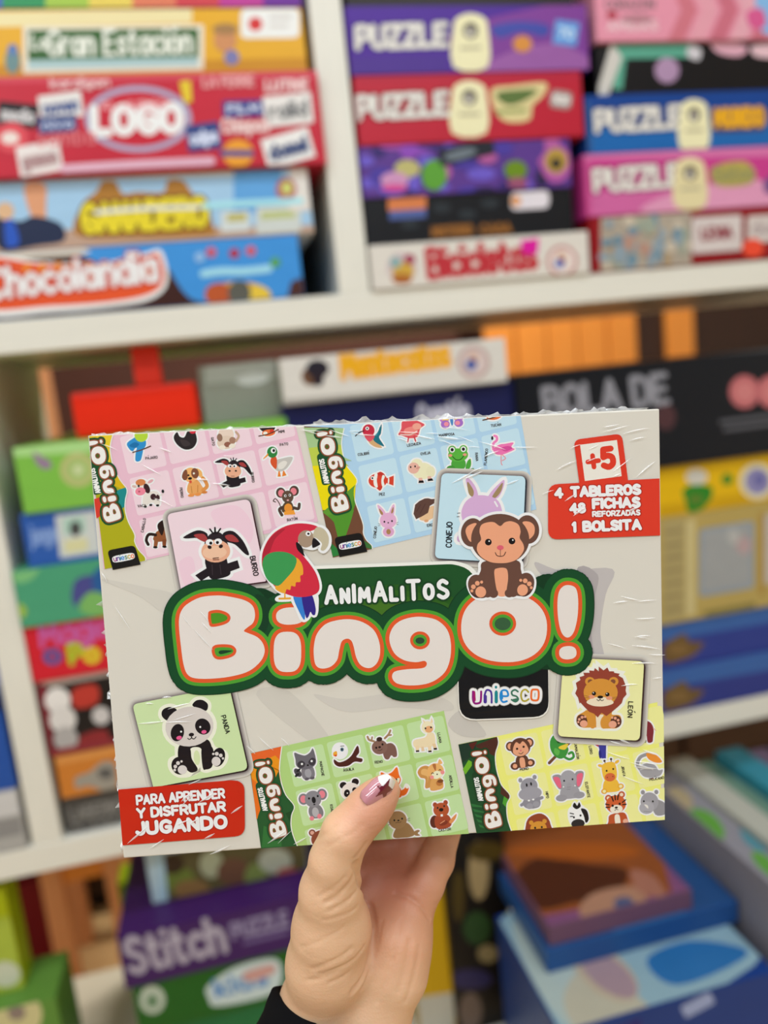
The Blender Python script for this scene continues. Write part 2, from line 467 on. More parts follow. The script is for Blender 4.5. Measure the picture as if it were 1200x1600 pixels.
shelf = thing('shelving_unit', 'white melamine shelving unit stacked with games and puzzles', 'shelves', (0.13, 1.19, 0))
def rel(o, t):                                 # geometry written in world coordinates, hung on its thing
    o.location = Vector((0, 0, 0)) - t.location if t.rotation_euler.z == 0 else o.location
    return o
def board(name, lo, hi, m=None):
    return rel(box_mesh(name, lo, hi, m or M_WHITE, shelf, .0015), shelf)
board('side_panel', (XL - .04, YF, 0), (XL, YB, Z_TP1))
board('side_panel', (XR, YF, 0), (XR + .04, YB, Z_TP1))
for a, b in ((Z_UP0, Z_UP1), (Z_LO0, Z_LO1), (Z_BT0, Z_BT1), (Z_TP0, Z_TP1)):
    board('shelf_board', (XL, YF, a), (XR, YB, b))
board('divider', (-.306, YF + .001, Z_LO1), (-.270, YB - .015, Z_UP0))
board('divider', (-.306, YF + .001, Z_UP1), (-.270, YB - .015, Z_TP0))
board('divider', (.176, YF + .001, Z_UP1), (.216, YB - .015, Z_TP0))
board('divider', (.62, YF + .03, 0), (.66, YB, Z_BT0))
board('back_panel', (XL, YB - .012, Z_UP1), (XR, YB, Z_TP0), M_BACK)
board('plinth', (XL, YF + .04, 0), (XR, YF + .06, .1))

# things seen through the open back of the shelf
t = thing('wardrobe', 'orange varnished slatted wooden cabinet behind the shelf at right', 'cabinet', (1.5, 3.0, 0))
xa, xb = atY(752, 520, 2.9)[0], atY(1080, 490, 2.9)[0]
rel(box_mesh('carcass', (xa, 2.9, 0), (xb + .5, 3.18, 2.1), M_DARKWOOD, t, .004), t)
n = 7
for i in range(n):
    x0 = xa + (xb - xa) * i / n
    if i == 5: continue
    rel(box_mesh('slat', (x0 + .004, 2.878, .08), (x0 + (xb - xa) / n - .004, 2.899, 2.04), M_ORANGE, t, .004), t)
t = thing('door_jamb', 'peach wooden upright behind the shelf at far left', 'post', (-.54, 2.62, 0))
rel(box_mesh('board', (-.59, 2.6, 0), (-.49, 2.64, 2.1), M_PEACH, t, .004), t)
rel(box_mesh('stop_strip', (-.62, 2.61, 0), (-.592, 2.635, 2.1), M_DARKWOOD, t, .002), t)
t = thing('sideboard', 'dark brown cabinet across the aisle under the lower shelf', 'cabinet', (-.5, 2.4, 0))
rel(box_mesh('carcass', (-1.4, 2.2, .05), (2.3, 2.7, .86), M_DARKWOOD, t, .004), t)
rel(box_mesh('plinth', (-1.38, 2.23, 0), (2.28, 2.68, .05), M_BACK, t, .002), t)
for i, x0 in enumerate((-1.36, -.9, -.44, .02, .48, .94, 1.40, 1.86)):
    d = rel(box_mesh('door', (x0, 2.18, .08), (x0 + .42, 2.199, .83), M_DARKWOOD, t, .004), t)
    k = rel(box_mesh('knob', (x0 + .36, 2.16, .5), (x0 + .385, 2.18, .525), mat('#8a6a4a', .3), t, .006), t)
    k.parent = d; k.location = (0, 0, 0)

# ================================================================== boxes on the shelves
def shelf_box(name, label, xs, zs, yf, depth, col, cat='box', group=None, draw=None, art_name='front_print', lid=None, top=None, gain=1.08, rough=.35):
    """a closed cardboard box: bevelled carton, its front artwork, sometimes a lid rim; xs / zs in world metres"""
    (x0, x1), (z0, z1) = xs, zs
    t = thing(name, label, cat, ((x0 + x1) / 2, yf + depth / 2, z0), 0, group)
    rel(box_mesh('carton', (x0, yf, z0), (x1, yf + depth, z1), mat(col, rough, gain), t, .002), t)
    if lid:
        rel(box_mesh('lid', (x0 - .0015, yf - .0015, z1 - lid[0]), (x1 + .0015, yf + depth + .0015, z1 + .001), mat(lid[1], rough, gain), t, .002), t)
    if draw:
        ly = yf - (.0015 if lid else 0)
        A = Art(lambda u, v, z: tuple(atY(u, v, ly) * np.array([1, 0, 1]) + np.array([0, ly - z, 0])), .0003, 3e-5)
        # keep the print on the box front
        c = []
        for X, Z in ((x0 + .001, z0 + .001), (x1 - .001, z0 + .001), (x1 - .001, z1 - .0008), (x0 + .001, z1 - .0008)):
            q = RWC.T @ (np.array([X, ly, Z]) - CAM)
            c.append((CX + F_PX * q[0] / q[2], CY + F_PX * q[1] / q[2]))
        c = np.array(c)
        A.clip = c if area2(c) > 0 else c[::-1]
        A.home().poly(A.clip, col)
        draw(A)
        rel(A.build(art_name, t, rough, gain, 'paint'), t)
    if top:
        A = Art(lambda u, v, z: tuple(atZ(u, v, z1) + np.array([0, 0, z])), .0003, 3e-5)
        c = []
        for X, Y in ((x0 + .002, yf + .002), (x1 - .002, yf + .002), (x1 - .002, yf + depth - .002), (x0 + .002, yf + depth - .002)):
            q = RWC.T @ (np.array([X, Y, z1]) - CAM)
            c.append((CX + F_PX * q[0] / q[2], CY + F_PX * q[1] / q[2]))
        c = np.array(c); A.clip = c if area2(c) > 0 else c[::-1]
        top(A)
        rel(A.build('top_print', t, rough, gain, 'paint'), t)
    return t

def slope(x, y):                      # how a shelf-parallel line runs in the frame at (x, y), in degrees
    vx, vy = CX + F_PX * DH[0] / DH[2], CY + F_PX * DH[1] / DH[2]
    return math.degrees(math.atan2(vy - y, vx - x))
def quad_px(A, x0, x1, y0, y1, col, r=2, lean=0.0):
    """rectangle lying along the shelf direction; y given at its middle"""
    xm = (x0 + x1) / 2
    k0, k1 = math.tan(math.radians(slope(xm, y0))), math.tan(math.radians(slope(xm, y1)))
    A.home().poly(rounded([(x0, y0 + (x0 - xm) * k0), (x1, y0 + (x1 - xm) * k0), (x1 + lean, y1 + (x1 - xm) * k1), (x0 + lean, y1 + (x0 - xm) * k1)], r), col)
def words(A, s, x, y, h, w, col, fit=None, under=None, ang=0, **k):
    A.home(); text(A, s, x, y, h, w, col, slope(x, y) + ang, fit, under=under, **k)

def Zof(xref, y, Y=YF): return atY(xref, y, Y)[2]
def Xof(x, y, Y=YF): return atY(x, y, Y)[0]

# ---- upper left compartment, bottom to top
zA = [Z_UP1 + .0005, Zof(240, 380), Zof(240, 272), Zof(240, 120), Zof(240, 13), Zof(240, 13) + .06]
def d_choc(A):
    A.home().poly([(-80, 370), (480, 360), (480, 520), (-80, 520)], '#3c1f1a')
    A.blob([(130, 388), (300, 370), (480, 366), (484, 440), (470, 482), (330, 474), (290, 460), (250, 408), (190, 420), (140, 405)], '#3f8fd6')
    A.blob([(-60, 384), (60, 384), (128, 388), (135, 396), (60, 402), (-60, 410)], '#d8cfc0')
    A.blob([(-30, 402), (60, 408), (150, 412), (225, 396), (252, 392), (262, 440), (235, 468), (170, 480), (80, 488), (-30, 490)], '#f0eee8')
    A.blob([(-30, 406), (60, 412), (150, 416), (225, 401), (248, 398), (256, 438), (232, 460), (170, 472), (80, 478), (-30, 480)], '#e0552a')
    for i in range(9): A.poly([(38 + i * 24, 412 - i), (49 + i * 24, 412 - i), (46 + i * 24, 440 - i), (34 + i * 24, 440 - i)], '#f08a2c')
    words(A, 'Chocolandia', -16, 466, 44, 9, '#fbf3ea', fit=262, under=(3, '#b8302a'), ang=-2)
    A.ell(372, 462, 52, 22, '#d6a33c'); A.ell(342, 460, 22, 18, '#b5552c'); A.ell(402, 462, 20, 16, '#e0c040'); A.ell(374, 458, 18, 20, '#5a5a52')
    A.stroke([(318, 428), (345, 424), (380, 424), (420, 420)], 12, '#9fd6ee')
    for x, y, c in ((366, 396, '#a8304a'), (392, 392, '#c85a6a'), (312, 402, '#8fb7e0'), (430, 410, '#58a058'), (330, 394, '#c85a6a')): A.ell(x, y, 8, 8, c)
    A.poly([(455, 440), (484, 430), (484, 500), (440, 500)], '#4a2a24')
shelf_box('board_game', 'brown and blue game box with a curly orange title banner', (-.262, Xof(472, 430)), (zA[0], zA[1]), YF, .29, '#3f8fd6', 'board game', 'games in the upper left stack', d_choc)
def d_gan(A):
    A.home().poly([(-80, 260), (490, 250), (490, 390), (-80, 400)], '#9fc4e0')
    A.poly([(-80, 268), (370, 262), (370, 274), (-80, 286)], '#e8e6d0')
    A.poly([(365, 262), (440, 260), (438, 330), (365, 335)], '#5fa0d8')
    A.poly([(-80, 362), (490, 352), (490, 392), (-80, 400)], '#b99a86')
    A.blob([(120, 368), (128, 320), (150, 300), (160, 284), (180, 284), (192, 302), (215, 300), (255, 300), (262, 282), (285, 282), (300, 300), (325, 330), (334, 358), (330, 368), (220, 372)], '#a8742c')
    words(A, 'GANADERO', 132, 362, 40, 11, '#e3d02c', fit=190, under=(3, '#5a3a1c'))
    A.stroke([(150, 332), (230, 326), (310, 324)], 7, '#d8dcd8')
    A.blob([(38, 290), (70, 288), (72, 320), (70, 350), (50, 340)], '#d99a72')
    A.blob([(-6, 340), (30, 346), (55, 338), (95, 350), (100, 376), (60, 384), (0, 390)], '#232c48')
    A.blob([(8, 344), (22, 348), (30, 380), (10, 384)], '#2a55b8')
    A.ell(8, 330, 14, 14, '#d8b088')
    quad_px(A, 345, 390, 330, 362, '#cdd4d2', 3); quad_px(A, 355, 385, 334, 346, '#b8b060', 2)
    quad_px(A, 400, 470, 322, 364, '#c9cfca', 3); quad_px(A, 408, 462, 330, 342, '#b8c080', 2)
    quad_px(A, 452, 492, 262, 330, '#ded8d0', 4); A.ell(447, 296, 16, 18, '#b06060'); A.ell(448, 294, 9, 10, '#c8cc70')
    A.stroke([(320, 322), (380, 318), (470, 314)], 10, '#a8e0f0')
shelf_box('board_game', 'pale blue game box with a yellow farm title, between the red and the brown box', (-.262, Xof(486, 320)), (zA[1], zA[2]), YF, .29, '#d5d3cc', 'board game', 'games in the upper left stack', d_gan)
def d_logo(A):
    A.home().poly([(-80, 100), (510, 95), (515, 290), (-80, 300)], '#bf2437')
    A.poly([(-80, 100), (510, 95), (510, 120), (-80, 132)], '#cc4455')
    A.ell(216, 186, 84, 52, '#a6a0bc'); A.ell(216, 186, 74, 43, '#c21f33')
    words(A, 'LOGO', 148, 208, 38, 14, '#f2eae6', fit=134)
    words(A, 'EL JUEGO', 160, 170, 10, 3, '#e8a0a4', fit=100)
    def tagq(x, y, w, h, a, c, s=None, sc='#444'): 
        A.at(x, y, 1, a); A.poly(rounded([(-w, -h), (w, -h), (w, h), (-w, h)], 2), c)
        if s: text(A, s, -w * .75, h * .45, h * .9, h * .25, sc, 0, w * 1.5)
        A.home()
    tagq(28, 180, 32, 19, 6, '#241a1c', 'media', '#c8c4c4'); tagq(95, 166, 34, 20, -8, '#e0dcd8', 'noven', '#4a5a8a'); tagq(90, 194, 30, 13, -5, '#36467c', 'nivo', '#c0c8e0')
    A.ell(18, 215, 26, 24, '#d84a54'); A.ell(16, 216, 14, 10, '#f0d8d0')
    tagq(62, 248, 34, 24, -10, '#e6dcd8', 'gamon', '#a88')
    tagq(318, 214, 26, 21, -8, '#33427e', 'calpe', '#c9d0e6'); tagq(380, 170, 32, 13, -2, '#2b3282', 'FILM', '#d4d8ec')
    tagq(450, 172, 38, 24, -6, '#e2ddd8', 'ralid', '#777'); tagq(450, 232, 38, 24, -16, '#e8e4e0', 'domel', '#3c4a74')
    A.ell(372, 240, 24, 22, '#e59a2a'); tagq(370, 240, 26, 5, 0, '#4a4a8a')
    words(A, 'Chispas', 348, 207, 20, 5, '#ecc8c4', fit=72); words(A, 'samba', 60, 228, 24, 3, '#e07a80', fit=88)
    words(A, 'LA FERRE', 318, 136, 15, 4, '#e6a0a0', fit=78); words(A, 'LUTINE', 416, 142, 15, 5, '#eac0be', fit=64)
    A.poly([(280, 128), (298, 126), (300, 160), (288, 162)], '#ddc02c'); words(A, 'kardigan', 80, 137, 13, 4, '#e6b4b4', fit=90)
    A.stroke([(100, 264), (200, 258), (330, 252)], 13, '#dcaec0')
shelf_box('board_game', 'red game box covered in small trademarks with an oval title, in the upper left stack', (-.262, Xof(503, 200)), (zA[2], zA[3]), YF - .01, .31, '#b8263a', 'board game', 'games in the upper left stack', d_logo)
def d_gran(A):
    A.home().poly([(-80, 5), (480, 0), (480, 120), (-80, 130)], '#dfa726')
    A.poly([(-80, 20), (300, 14), (300, 36), (-80, 44)], '#ead9a4')
    A.poly([(-80, 104), (480, 90), (480, 120), (-80, 130)], '#c68a1c')
    quad_px(A, 36, 318, 40, 112, '#e4dcc8', 3); quad_px(A, 44, 310, 46, 106, '#35602c', 2); quad_px(A, 44, 310, 92, 106, '#a8c4c4', 2)
    words(A, 'La', 50, 76, 20, 5, '#d8dccc', fit=22); words(A, 'Gran Estación', 76, 86, 36, 7, '#dfe2d4', fit=222)
    quad_px(A, 376, 468, 14, 60, '#f0ece4', 10); A.ell(399, 38, 11, 11, '#cf3030'); quad_px(A, 420, 455, 24, 30, '#cfc9c4', 1); quad_px(A, 420, 450, 38, 43, '#cfc9c4', 1)
    A.ell(352, 62, 18, 20, '#c98a5a'); A.ell(352, 46, 20, 9, '#a07848'); A.ell(362, 90, 12, 12, '#7a78a8')
    A.ell(20, 95, 12, 20, '#6a8a8a'); A.ell(20, 78, 8, 9, '#5a7ab0')
shelf_box('board_game', 'yellow game box with a green station sign title, above the red box', (-.262, Xof(476, 60)), (zA[3], zA[4]), YF, .28, '#dfa726', 'board game', 'games in the upper left stack', d_gran)
def d_rain(A):
    for i, c in enumerate(('#4a58b8', '#2f8f58', '#9fc04a', '#e0c85a', '#d87858', '#c84048', '#b83890', '#6a2a90')):
        A.home().poly([(i * 68 - 65, -60), (i * 68 + 4, -60), (i * 68 + 4, 30), (i * 68 - 65, 30)], c)
shelf_box('board_game', 'rainbow striped box at the very top of the upper left stack', (-.262, Xof(472, 6)), (zA[4], zA[5]), YF, .28, '#6a50a0', 'board game', 'games in the upper left stack', d_rain)

# ---- upper right compartment, inner stack
def emblem(A, x, y, w, h, c='#e8e0b4'):
    A.home().poly(catmull([(x - w, y + h), (x - w, y - h * .45), (x - w * .75, y - h * .85), (x, y - h), (x + w * .75, y - h * .85), (x + w, y - h * .45), (x + w, y + h)], True, 3), c)
    A.poly([(x - w, y), (x + w, y), (x + w, y + h), (x - w, y + h)], c)
    A.ell(x, y - h * .35, w * .42, h * .3, '#4a4440'); A.ell(x - 1, y - h * .28, w * .2, h * .14, '#d8d0c0')
    A.stroke([(x - w * .55, y + h * .3), (x + w * .55, y + h * .27)], 5, '#b0a888', False)
zB = [Z_UP1 + .0005, Zof(730, 374), Zof(730, 301), Zof(730, 221), Zof(730, 114), Zof(730, 8), Zof(730, 8) + .05]
xB0 = .219
def d_white(A):
    A.home().ell(628, 418, 24, 24, '#c9b8b8'); A.ell(630, 424, 17, 15, '#c8a040'); A.ell(618, 410, 9, 9, '#88a8a8'); A.ell(640, 405, 9, 8, '#a04058'); A.ell(628, 436, 16, 8, '#a8642c')
    words(A, 'Bicicletas', 672, 433, 42, 11, '#b8323a', fit=166, ang=-1)
    A.ell(878, 408, 24, 25, '#b87a78'); A.ell(878, 408, 19, 20, '#e8dcd4'); A.ell(877, 406, 9, 13, '#c9a088'); A.ell(874, 412, 8, 7, '#5a6ab0')
    A.poly([(812, 376), (842, 372), (840, 396), (818, 398)], '#d8189a')
shelf_box('puzzle_box', 'white game box with red lettering and a round face badge', (.2185, Xof(919, 410)), (zB[0], zB[1]), YF - .004, .3, '#d8d2c8', 'game box', 'boxes in the inner right stack', d_white)
def d_black(A):
    A.home(); quad_px(A, 606, 666, 305, 328, '#d07a48', 3); quad_px(A, 608, 666, 328, 342, '#4f5f98', 2)
    quad_px(A, 798, 858, 299, 327, '#ddd6dc', 10); A.ell(806, 314, 8, 9, '#d89a68')
    words(A, 'MISTERIO', 676, 370, 14, 5, '#8a5a28', fit=62); words(A, 'CASA', 752, 366, 14, 5, '#8a5a28', fit=46)
    for x, y in ((690, 325), (730, 335), (765, 318), (640, 350)): A.ell(x, y, 14, 8, '#2b3034')
shelf_box('puzzle_box', 'black box with an orange label and a white rounded label, on the white box', (xB0, Xof(898, 340)), (zB[1], zB[2]), YF + .004, .3, '#17171a', 'game box', 'boxes in the inner right stack', d_black)
def d_pat(A):
    rnd = random.Random(3)
    for i in range(34):
        A.home().ell(560 + rnd.random() * 330, 222 + rnd.random() * 82, 8 + rnd.random() * 16, 6 + rnd.random() * 9, rnd.choice(['#8a48b0', '#a850a8', '#4a3a98', '#38286a', '#6a58c0', '#b05a98', '#2a2448']))
    A.ell(678, 274, 20, 24, '#5a9a34'); A.ell(636, 264, 20, 14, '#b8b070'); A.ell(616, 282, 22, 13, '#c890b8'); A.ell(616, 294, 20, 6, '#d04a90')
    A.ell(805, 266, 18, 15, '#68881c'); A.ell(808, 286, 16, 9, '#94506c')
    A.ell(868, 256, 24, 30, '#b058a0'); A.ell(868, 252, 18, 20, '#b09040'); A.ell(868, 256, 9, 9, '#3a3428')
    A.at(728, 238, 1, -14); A.poly(rounded([(-44, -13), (44, -13), (44, 13), (-44, 13)], 3), '#22242c'); A.ell(-10, 1, 26, 8, '#6a747c'); A.home()
shelf_box('puzzle_box', 'purple box with a busy green and pink pattern, under the red puzzle', (xB0, Xof(893, 260)), (zB[2], zB[3]), YF + .002, .3, '#5a3888', 'game box', 'boxes in the inner right stack', d_pat)
def puzzle(A, x, y, s, base):
    """white puzzle lettering and a cream arch emblem; (x, y) baseline start"""
    words(A, 'PUZZLE', x + 1, y - 2, 32 * s, 9.5 * s, '#dcd8d0', fit=138 * s, under=(2.5, base), ang=-1)
def d_red(A):
    A.home().poly([(540, 110), (925, 100), (925, 125), (540, 130)], '#b02038')
    puzzle(A, 560, 187, 1, '#5c1018'); emblem(A, 733, 167, 27, 41)
    A.blob([(768, 140), (800, 134), (852, 130), (848, 150), (832, 165), (826, 188), (790, 190), (772, 170)], '#d8c890'); A.blob([(775, 146), (815, 140), (840, 142), (815, 160), (790, 164)], '#5a7038'); A.stroke([(776, 176), (820, 172)], 6, '#8a9a58')
    A.at(876, 156, 1, 8); A.poly(rounded([(-17, -14), (17, -14), (17, 14), (-17, 14)], 9), '#9a8c88'); text(A, '500', -12, 6, 12, 3, '#e8e2dc', 0, 24); A.home()
shelf_box('puzzle_box', 'crimson puzzle box with white lettering and a cream arch emblem', (xB0 + .002, Xof(911, 170)), (zB[3], zB[4]), YF, .27, '#b51f33', 'puzzle', 'boxes in the inner right stack', d_red)
def d_pur(A):
    A.home().blob([(700, 60), (800, 20), (930, 10), (930, 120), (760, 120)], '#7a3a90'); A.blob([(750, 118), (800, 80), (880, 70), (940, 120)], '#93589c')
    A.poly([(535, 90), (700, 86), (700, 120), (535, 124)], '#4a2c88')
    puzzle(A, 558, 77, 1, '#2a1450'); emblem(A, 735, 63, 27, 42)
    A.blob([(768, 42), (810, 34), (856, 40), (850, 58), (815, 50), (780, 60)], '#3f48a0'); A.ell(816, 69, 15, 13, '#d08a3c')
    A.at(884, 52, 1, 8); A.poly(rounded([(-19, -19), (19, -19), (19, 19), (-19, 19)], 3), '#5f94d4'); text(A, '70', -11, 7, 14, 4, '#bcd4ee', 0, 22); A.home()
shelf_box('puzzle_box', 'violet puzzle box with white lettering and a light blue number square', (xB0, Xof(919, 60)), (zB[4], zB[5]), YF, .27, '#4b2390', 'puzzle', 'boxes in the inner right stack', d_pur)
shelf_box('puzzle_box', 'dark box cut off by the top of the picture, above the violet puzzle', (xB0 + .005, Xof(900, 0)), (zB[5], zB[6]), YF + .006, .27, '#2a2320', 'puzzle', 'boxes in the inner right stack')

# ---- upper right compartment, outer stack
zC = [Z_UP1 + .0005, Zof(1060, 331), Zof(1060, 235), Zof(1060, 144), Zof(1060, 64), Zof(1060, -30)]
xC1 = .90
def d_dred(A):
    A.home(); rnd = random.Random(5)
    quad_px(A, 938, 1080, 336, 424, '#a89c8c', 2)
    for i in range(46): A.ell(944 + rnd.random() * 132, 340 + rnd.random() * 80, 4 + rnd.random() * 7, 5 + rnd.random() * 10, rnd.choice(['#b8a890', '#8a9aa4', '#b08a7a', '#98a090', '#c4b8a4', '#6a8898', '#a89070']))
    quad_px(A, 1080, 1158, 338, 394, '#cfc4c0', 5); words(A, 'LEXIA', 1096, 374, 16, 5, '#8a3440', fit=46)
    quad_px(A, 1166, 1230, 336, 378, '#cdc2bc', 5); words(A, 'duo', 1176, 366, 18, 4, '#a89898', fit=40)
    A.ell(1175, 388, 17, 15, '#e64a30')
shelf_box('puzzle_box', 'dark red box with a pale collage picture, lowest of the outer right stack', (Xof(922, 390) , xC1), (zC[0], zC[1]), YF - .002, .3, '#8a1018', 'puzzle', 'boxes in the outer right stack', d_dred)
def d_pink(A):
    A.home().poly([(895, 300), (1220, 290), (1220, 345), (895, 350)], '#c8629a'); A.blob([(1000, 330), (1060, 300), (1180, 280), (1230, 320), (1100, 335)], '#d894b4')
    A.poly([(895, 228), (1220, 222), (1220, 244), (895, 250)], '#d070a4'); A.poly([(900, 250), (924, 250), (924, 340), (905, 340)], '#c04c88')
    puzzle(A, 930, 300, .95, '#701848'); emblem(A, 1078, 284, 24, 38, '#dccfa0')
    A.blob([(1112, 262), (1160, 252), (1180, 270), (1170, 288), (1120, 290)], '#b0a050'); words(A, 'Gatos', 1116, 284, 22, 6, '#94905c', fit=60)
    A.ell(1204, 290, 12, 14, '#6a4880')
shelf_box('puzzle_box', 'magenta pink puzzle box with white lettering, under the blue puzzle', (.522, xC1), (zC[1], zC[2]), YF - .002, .27, '#c23a86', 'puzzle', 'boxes in the outer right stack', d_pink)
def d_blue(A):
    A.home().poly([(900, 200), (1220, 190), (1220, 250), (900, 250)], '#1c62a8'); A.poly([(905, 160), (922, 160), (926, 240), (908, 240)], '#2f568c')
    puzzle(A, 932, 207, .95, '#0a1c4a'); emblem(A, 1084, 193, 22, 38)
    A.home(); quad_px(A, 1112, 1196, 168, 206, '#4a3a58', 8); words(A, 'MUNDO', 1118, 198, 26, 8, '#e0a420', fit=74)
shelf_box('puzzle_box', 'royal blue puzzle box with white lettering and a yellow word', (Xof(911, 190) + .004, xC1), (zC[2], zC[3]), YF, .27, '#14408a', 'puzzle', 'boxes in the outer right stack', d_blue)
def d_teal(A):
    A.home().poly([(955, 64), (1085, 62), (1082, 90), (978, 92), (972, 140), (958, 140)], '#58a088'); A.poly([(955, 66), (972, 90), (950, 150), (930, 152)], '#c8c4bc')
    A.blob([(1076, 72), (1094, 76), (1092, 94), (1074, 88)], '#c8c4c8'); A.ell(1042, 110, 19, 20, '#a888a8')
    A.blob([(1110, 60), (1165, 72), (1155, 88), (1120, 82)], '#d8a4b4'); A.blob([(1175, 72), (1215, 70), (1215, 90), (1180, 88)], '#ddb8c0')
shelf_box('puzzle_box', 'black box with a teal and white corner, between the blue and the pale pink box', (.552, xC1), (zC[3], zC[4]), YF + .006, .27, '#121012', 'puzzle', 'boxes in the outer right stack', d_teal)
def d_ptop(A):
    for i, c in enumerate(('#c8707e', '#dc98a6', '#c46a7c', '#dca0ac', '#c46a7c')):
        A.home().poly([(1040 + i * 32, -40), (1066 + i * 32, -40), (1090 + i * 32, 16), (1066 + i * 32, 70), (1040 + i * 32, 70), (1064 + i * 32, 16)], c)
    A.poly([(1180, -40), (1230, -40), (1230, 64), (1190, 50), (1180, 16)], '#7fb0dc'); A.blob([(1166, 20), (1190, 14), (1196, 40), (1174, 44)], '#d0588c')
    words(A, 'CORAZON', 946, 14, 14, 3, '#8a6a70', fit=76); words(A, 'AMIGAS', 950, 48, 14, 3, '#e8c8cc', fit=76); A.ell(956, 24, 8, 7, '#a83040'); A.ell(995, 30, 26, 7, '#b07a84')
shelf_box('puzzle_box', 'pale pink box with chevron stripes at the top right', (.551, xC1), (zC[4], zC[5]), YF, .27, '#dc8ea2', 'puzzle', 'boxes in the outer right stack', d_ptop)

# ---- middle compartment, left stack (bottom to top)
zD = [Z_LO1 + .0005] + [Zof(110, y) for y in (1250, 1180, 1058, 970, 880, 795, 690)]
def d_grey(A):
    A.home(); words(A, 'LABERINTO', 112, 1282, 18, 4, '#7c7a76', fit=100); words(A, 'CLASICO', 116, 1304, 14, 4, '#6e6c68', fit=86)
shelf_box('board_game', 'dark grey game box, lowest of the left middle stack', (Xof(97, 1280), .06), (zD[0], zD[1]), YF + .012, .28, '#4a4846', 'board game', 'boxes in the left middle stack', d_grey)
def d_or(A):
    A.home().blob([(118, 1215), (140, 1206), (160, 1190), (180, 1195), (180, 1240), (140, 1228), (120, 1232)], '#9a9488'); A.ell(165, 1208, 12, 9, '#5c5a58'); A.poly([(84, 1176), (220, 1150), (220, 1170), (84, 1196)], '#d8924c')
shelf_box('board_game', 'orange game box with a grey creature, in the left middle stack', (Xof(88, 1215), .07), (zD[1], zD[2]), YF + .006, .28, '#c87a30', 'board game', 'boxes in the left middle stack', d_or)
def d_bw(A):
    A.home().poly([(60, 1050), (200, 1030), (200, 1050), (60, 1076)], '#b8a8a0'); A.poly([(58, 1070), (72, 1068), (86, 1180), (70, 1184)], '#7a2430')
    for x, y, r, c in ((90, 1094, 20, '#e4e0dc'), (98, 1124, 21, '#d8d4d0'), (103, 1154, 19, '#aca8a6'), (158, 1118, 14, '#c8c4c2')): A.ell(x, y, r, r, c)
    A.blob([(114, 1078), (150, 1070), (152, 1098), (118, 1106)], '#b83a30'); A.blob([(126, 1150), (165, 1140), (168, 1165), (130, 1172)], '#8a2c30'); A.poly([(78, 1172), (200, 1150), (200, 1178), (78, 1196)], '#8a3038')
shelf_box('board_game', 'black game box with white discs, under the red box on the left', (Xof(64, 1120) , .05), (zD[2], zD[3]), YF + .004, .28, '#201c1c', 'board game', 'boxes in the left middle stack', d_bw)
def d_rd(A):
    words(A, 'Magia', 66, 1010, 34, 8, '#c05a9a', fit=110); words(A, 'P', 112, 1036, 26, 9, '#a8c030', fit=16); words(A, 'o', 136, 1034, 26, 9, '#d8c830', fit=18); A.ell(82, 1026, 15, 13, '#34589a'); A.ell(82, 1026, 6, 5, '#c0243a')
shelf_box('board_game', 'bright red game box with pink and yellow letters, on the left beside the held box', (Xof(42, 1015), .05), (zD[3], zD[4]), YF, .28, '#cc2230', 'board game', 'boxes in the left middle stack', d_rd)
def d_tl(A):
    A.home().blob([(20, 885), (60, 885), (50, 905), (24, 910)], '#78b878'); A.blob([(112, 930), (120, 905), (150, 898), (175, 905), (175, 930), (135, 930), (118, 948)], '#4a4a88'); A.blob([(150, 890), (200, 880), (200, 930), (150, 925)], '#2a5a94'); A.blob([(126, 955), (140, 925), (175, 935), (180, 965)], '#78b060'); A.ell(28, 955, 14, 12, '#98b848')
shelf_box('board_game', 'sea green game box with a dark blue figure, on the left beside the held box', (Xof(22, 925) + .002, .06), (zD[4], zD[5]), YF - .004, .28, '#4a9a74', 'board game', 'boxes in the left middle stack', d_tl)
def d_bl(A):
    A.home(); quad_px(A, 86, 150, 802, 868, '#c8ccc8', 2, 8); quad_px(A, 98, 132, 808, 834, '#a8c8b8', 1, 2); A.ell(118, 826, 9, 12, '#4a4a48'); quad_px(A, 100, 136, 842, 862, '#d4d0a0', 2, 2)
    words(A, 'juego', 50, 850, 28, 5, '#7c98cc', fit=38); A.poly([(28, 792), (160, 780), (160, 792), (28, 806)], '#5a86c8')
shelf_box('board_game', 'blue game box with a small photo card, on the left beside the held box', (Xof(34, 835), .04), (zD[5], zD[6]), YF + .004, .28, '#2f5aa8', 'board game', 'boxes in the left middle stack', d_bl)
def d_lg(A):
    A.home().poly([(20, 690), (170, 680), (170, 704), (20, 714)], '#a8d488'); A.ell(122, 734, 28, 27, '#b8b878'); A.ell(122, 734, 20, 19, '#a4bc70'); A.ell(122, 734, 8, 8, '#c8d4a0'); A.blob([(52, 706), (66, 714), (80, 722), (78, 732), (66, 732), (56, 722)], '#947a94')
shelf_box('board_game', 'light green game box with a round beige dial, top of the left middle stack', (Xof(26, 740), .088), (zD[6], zD[7]), YF, .37, '#7cb848', 'board game', 'boxes in the left middle stack', d_lg)
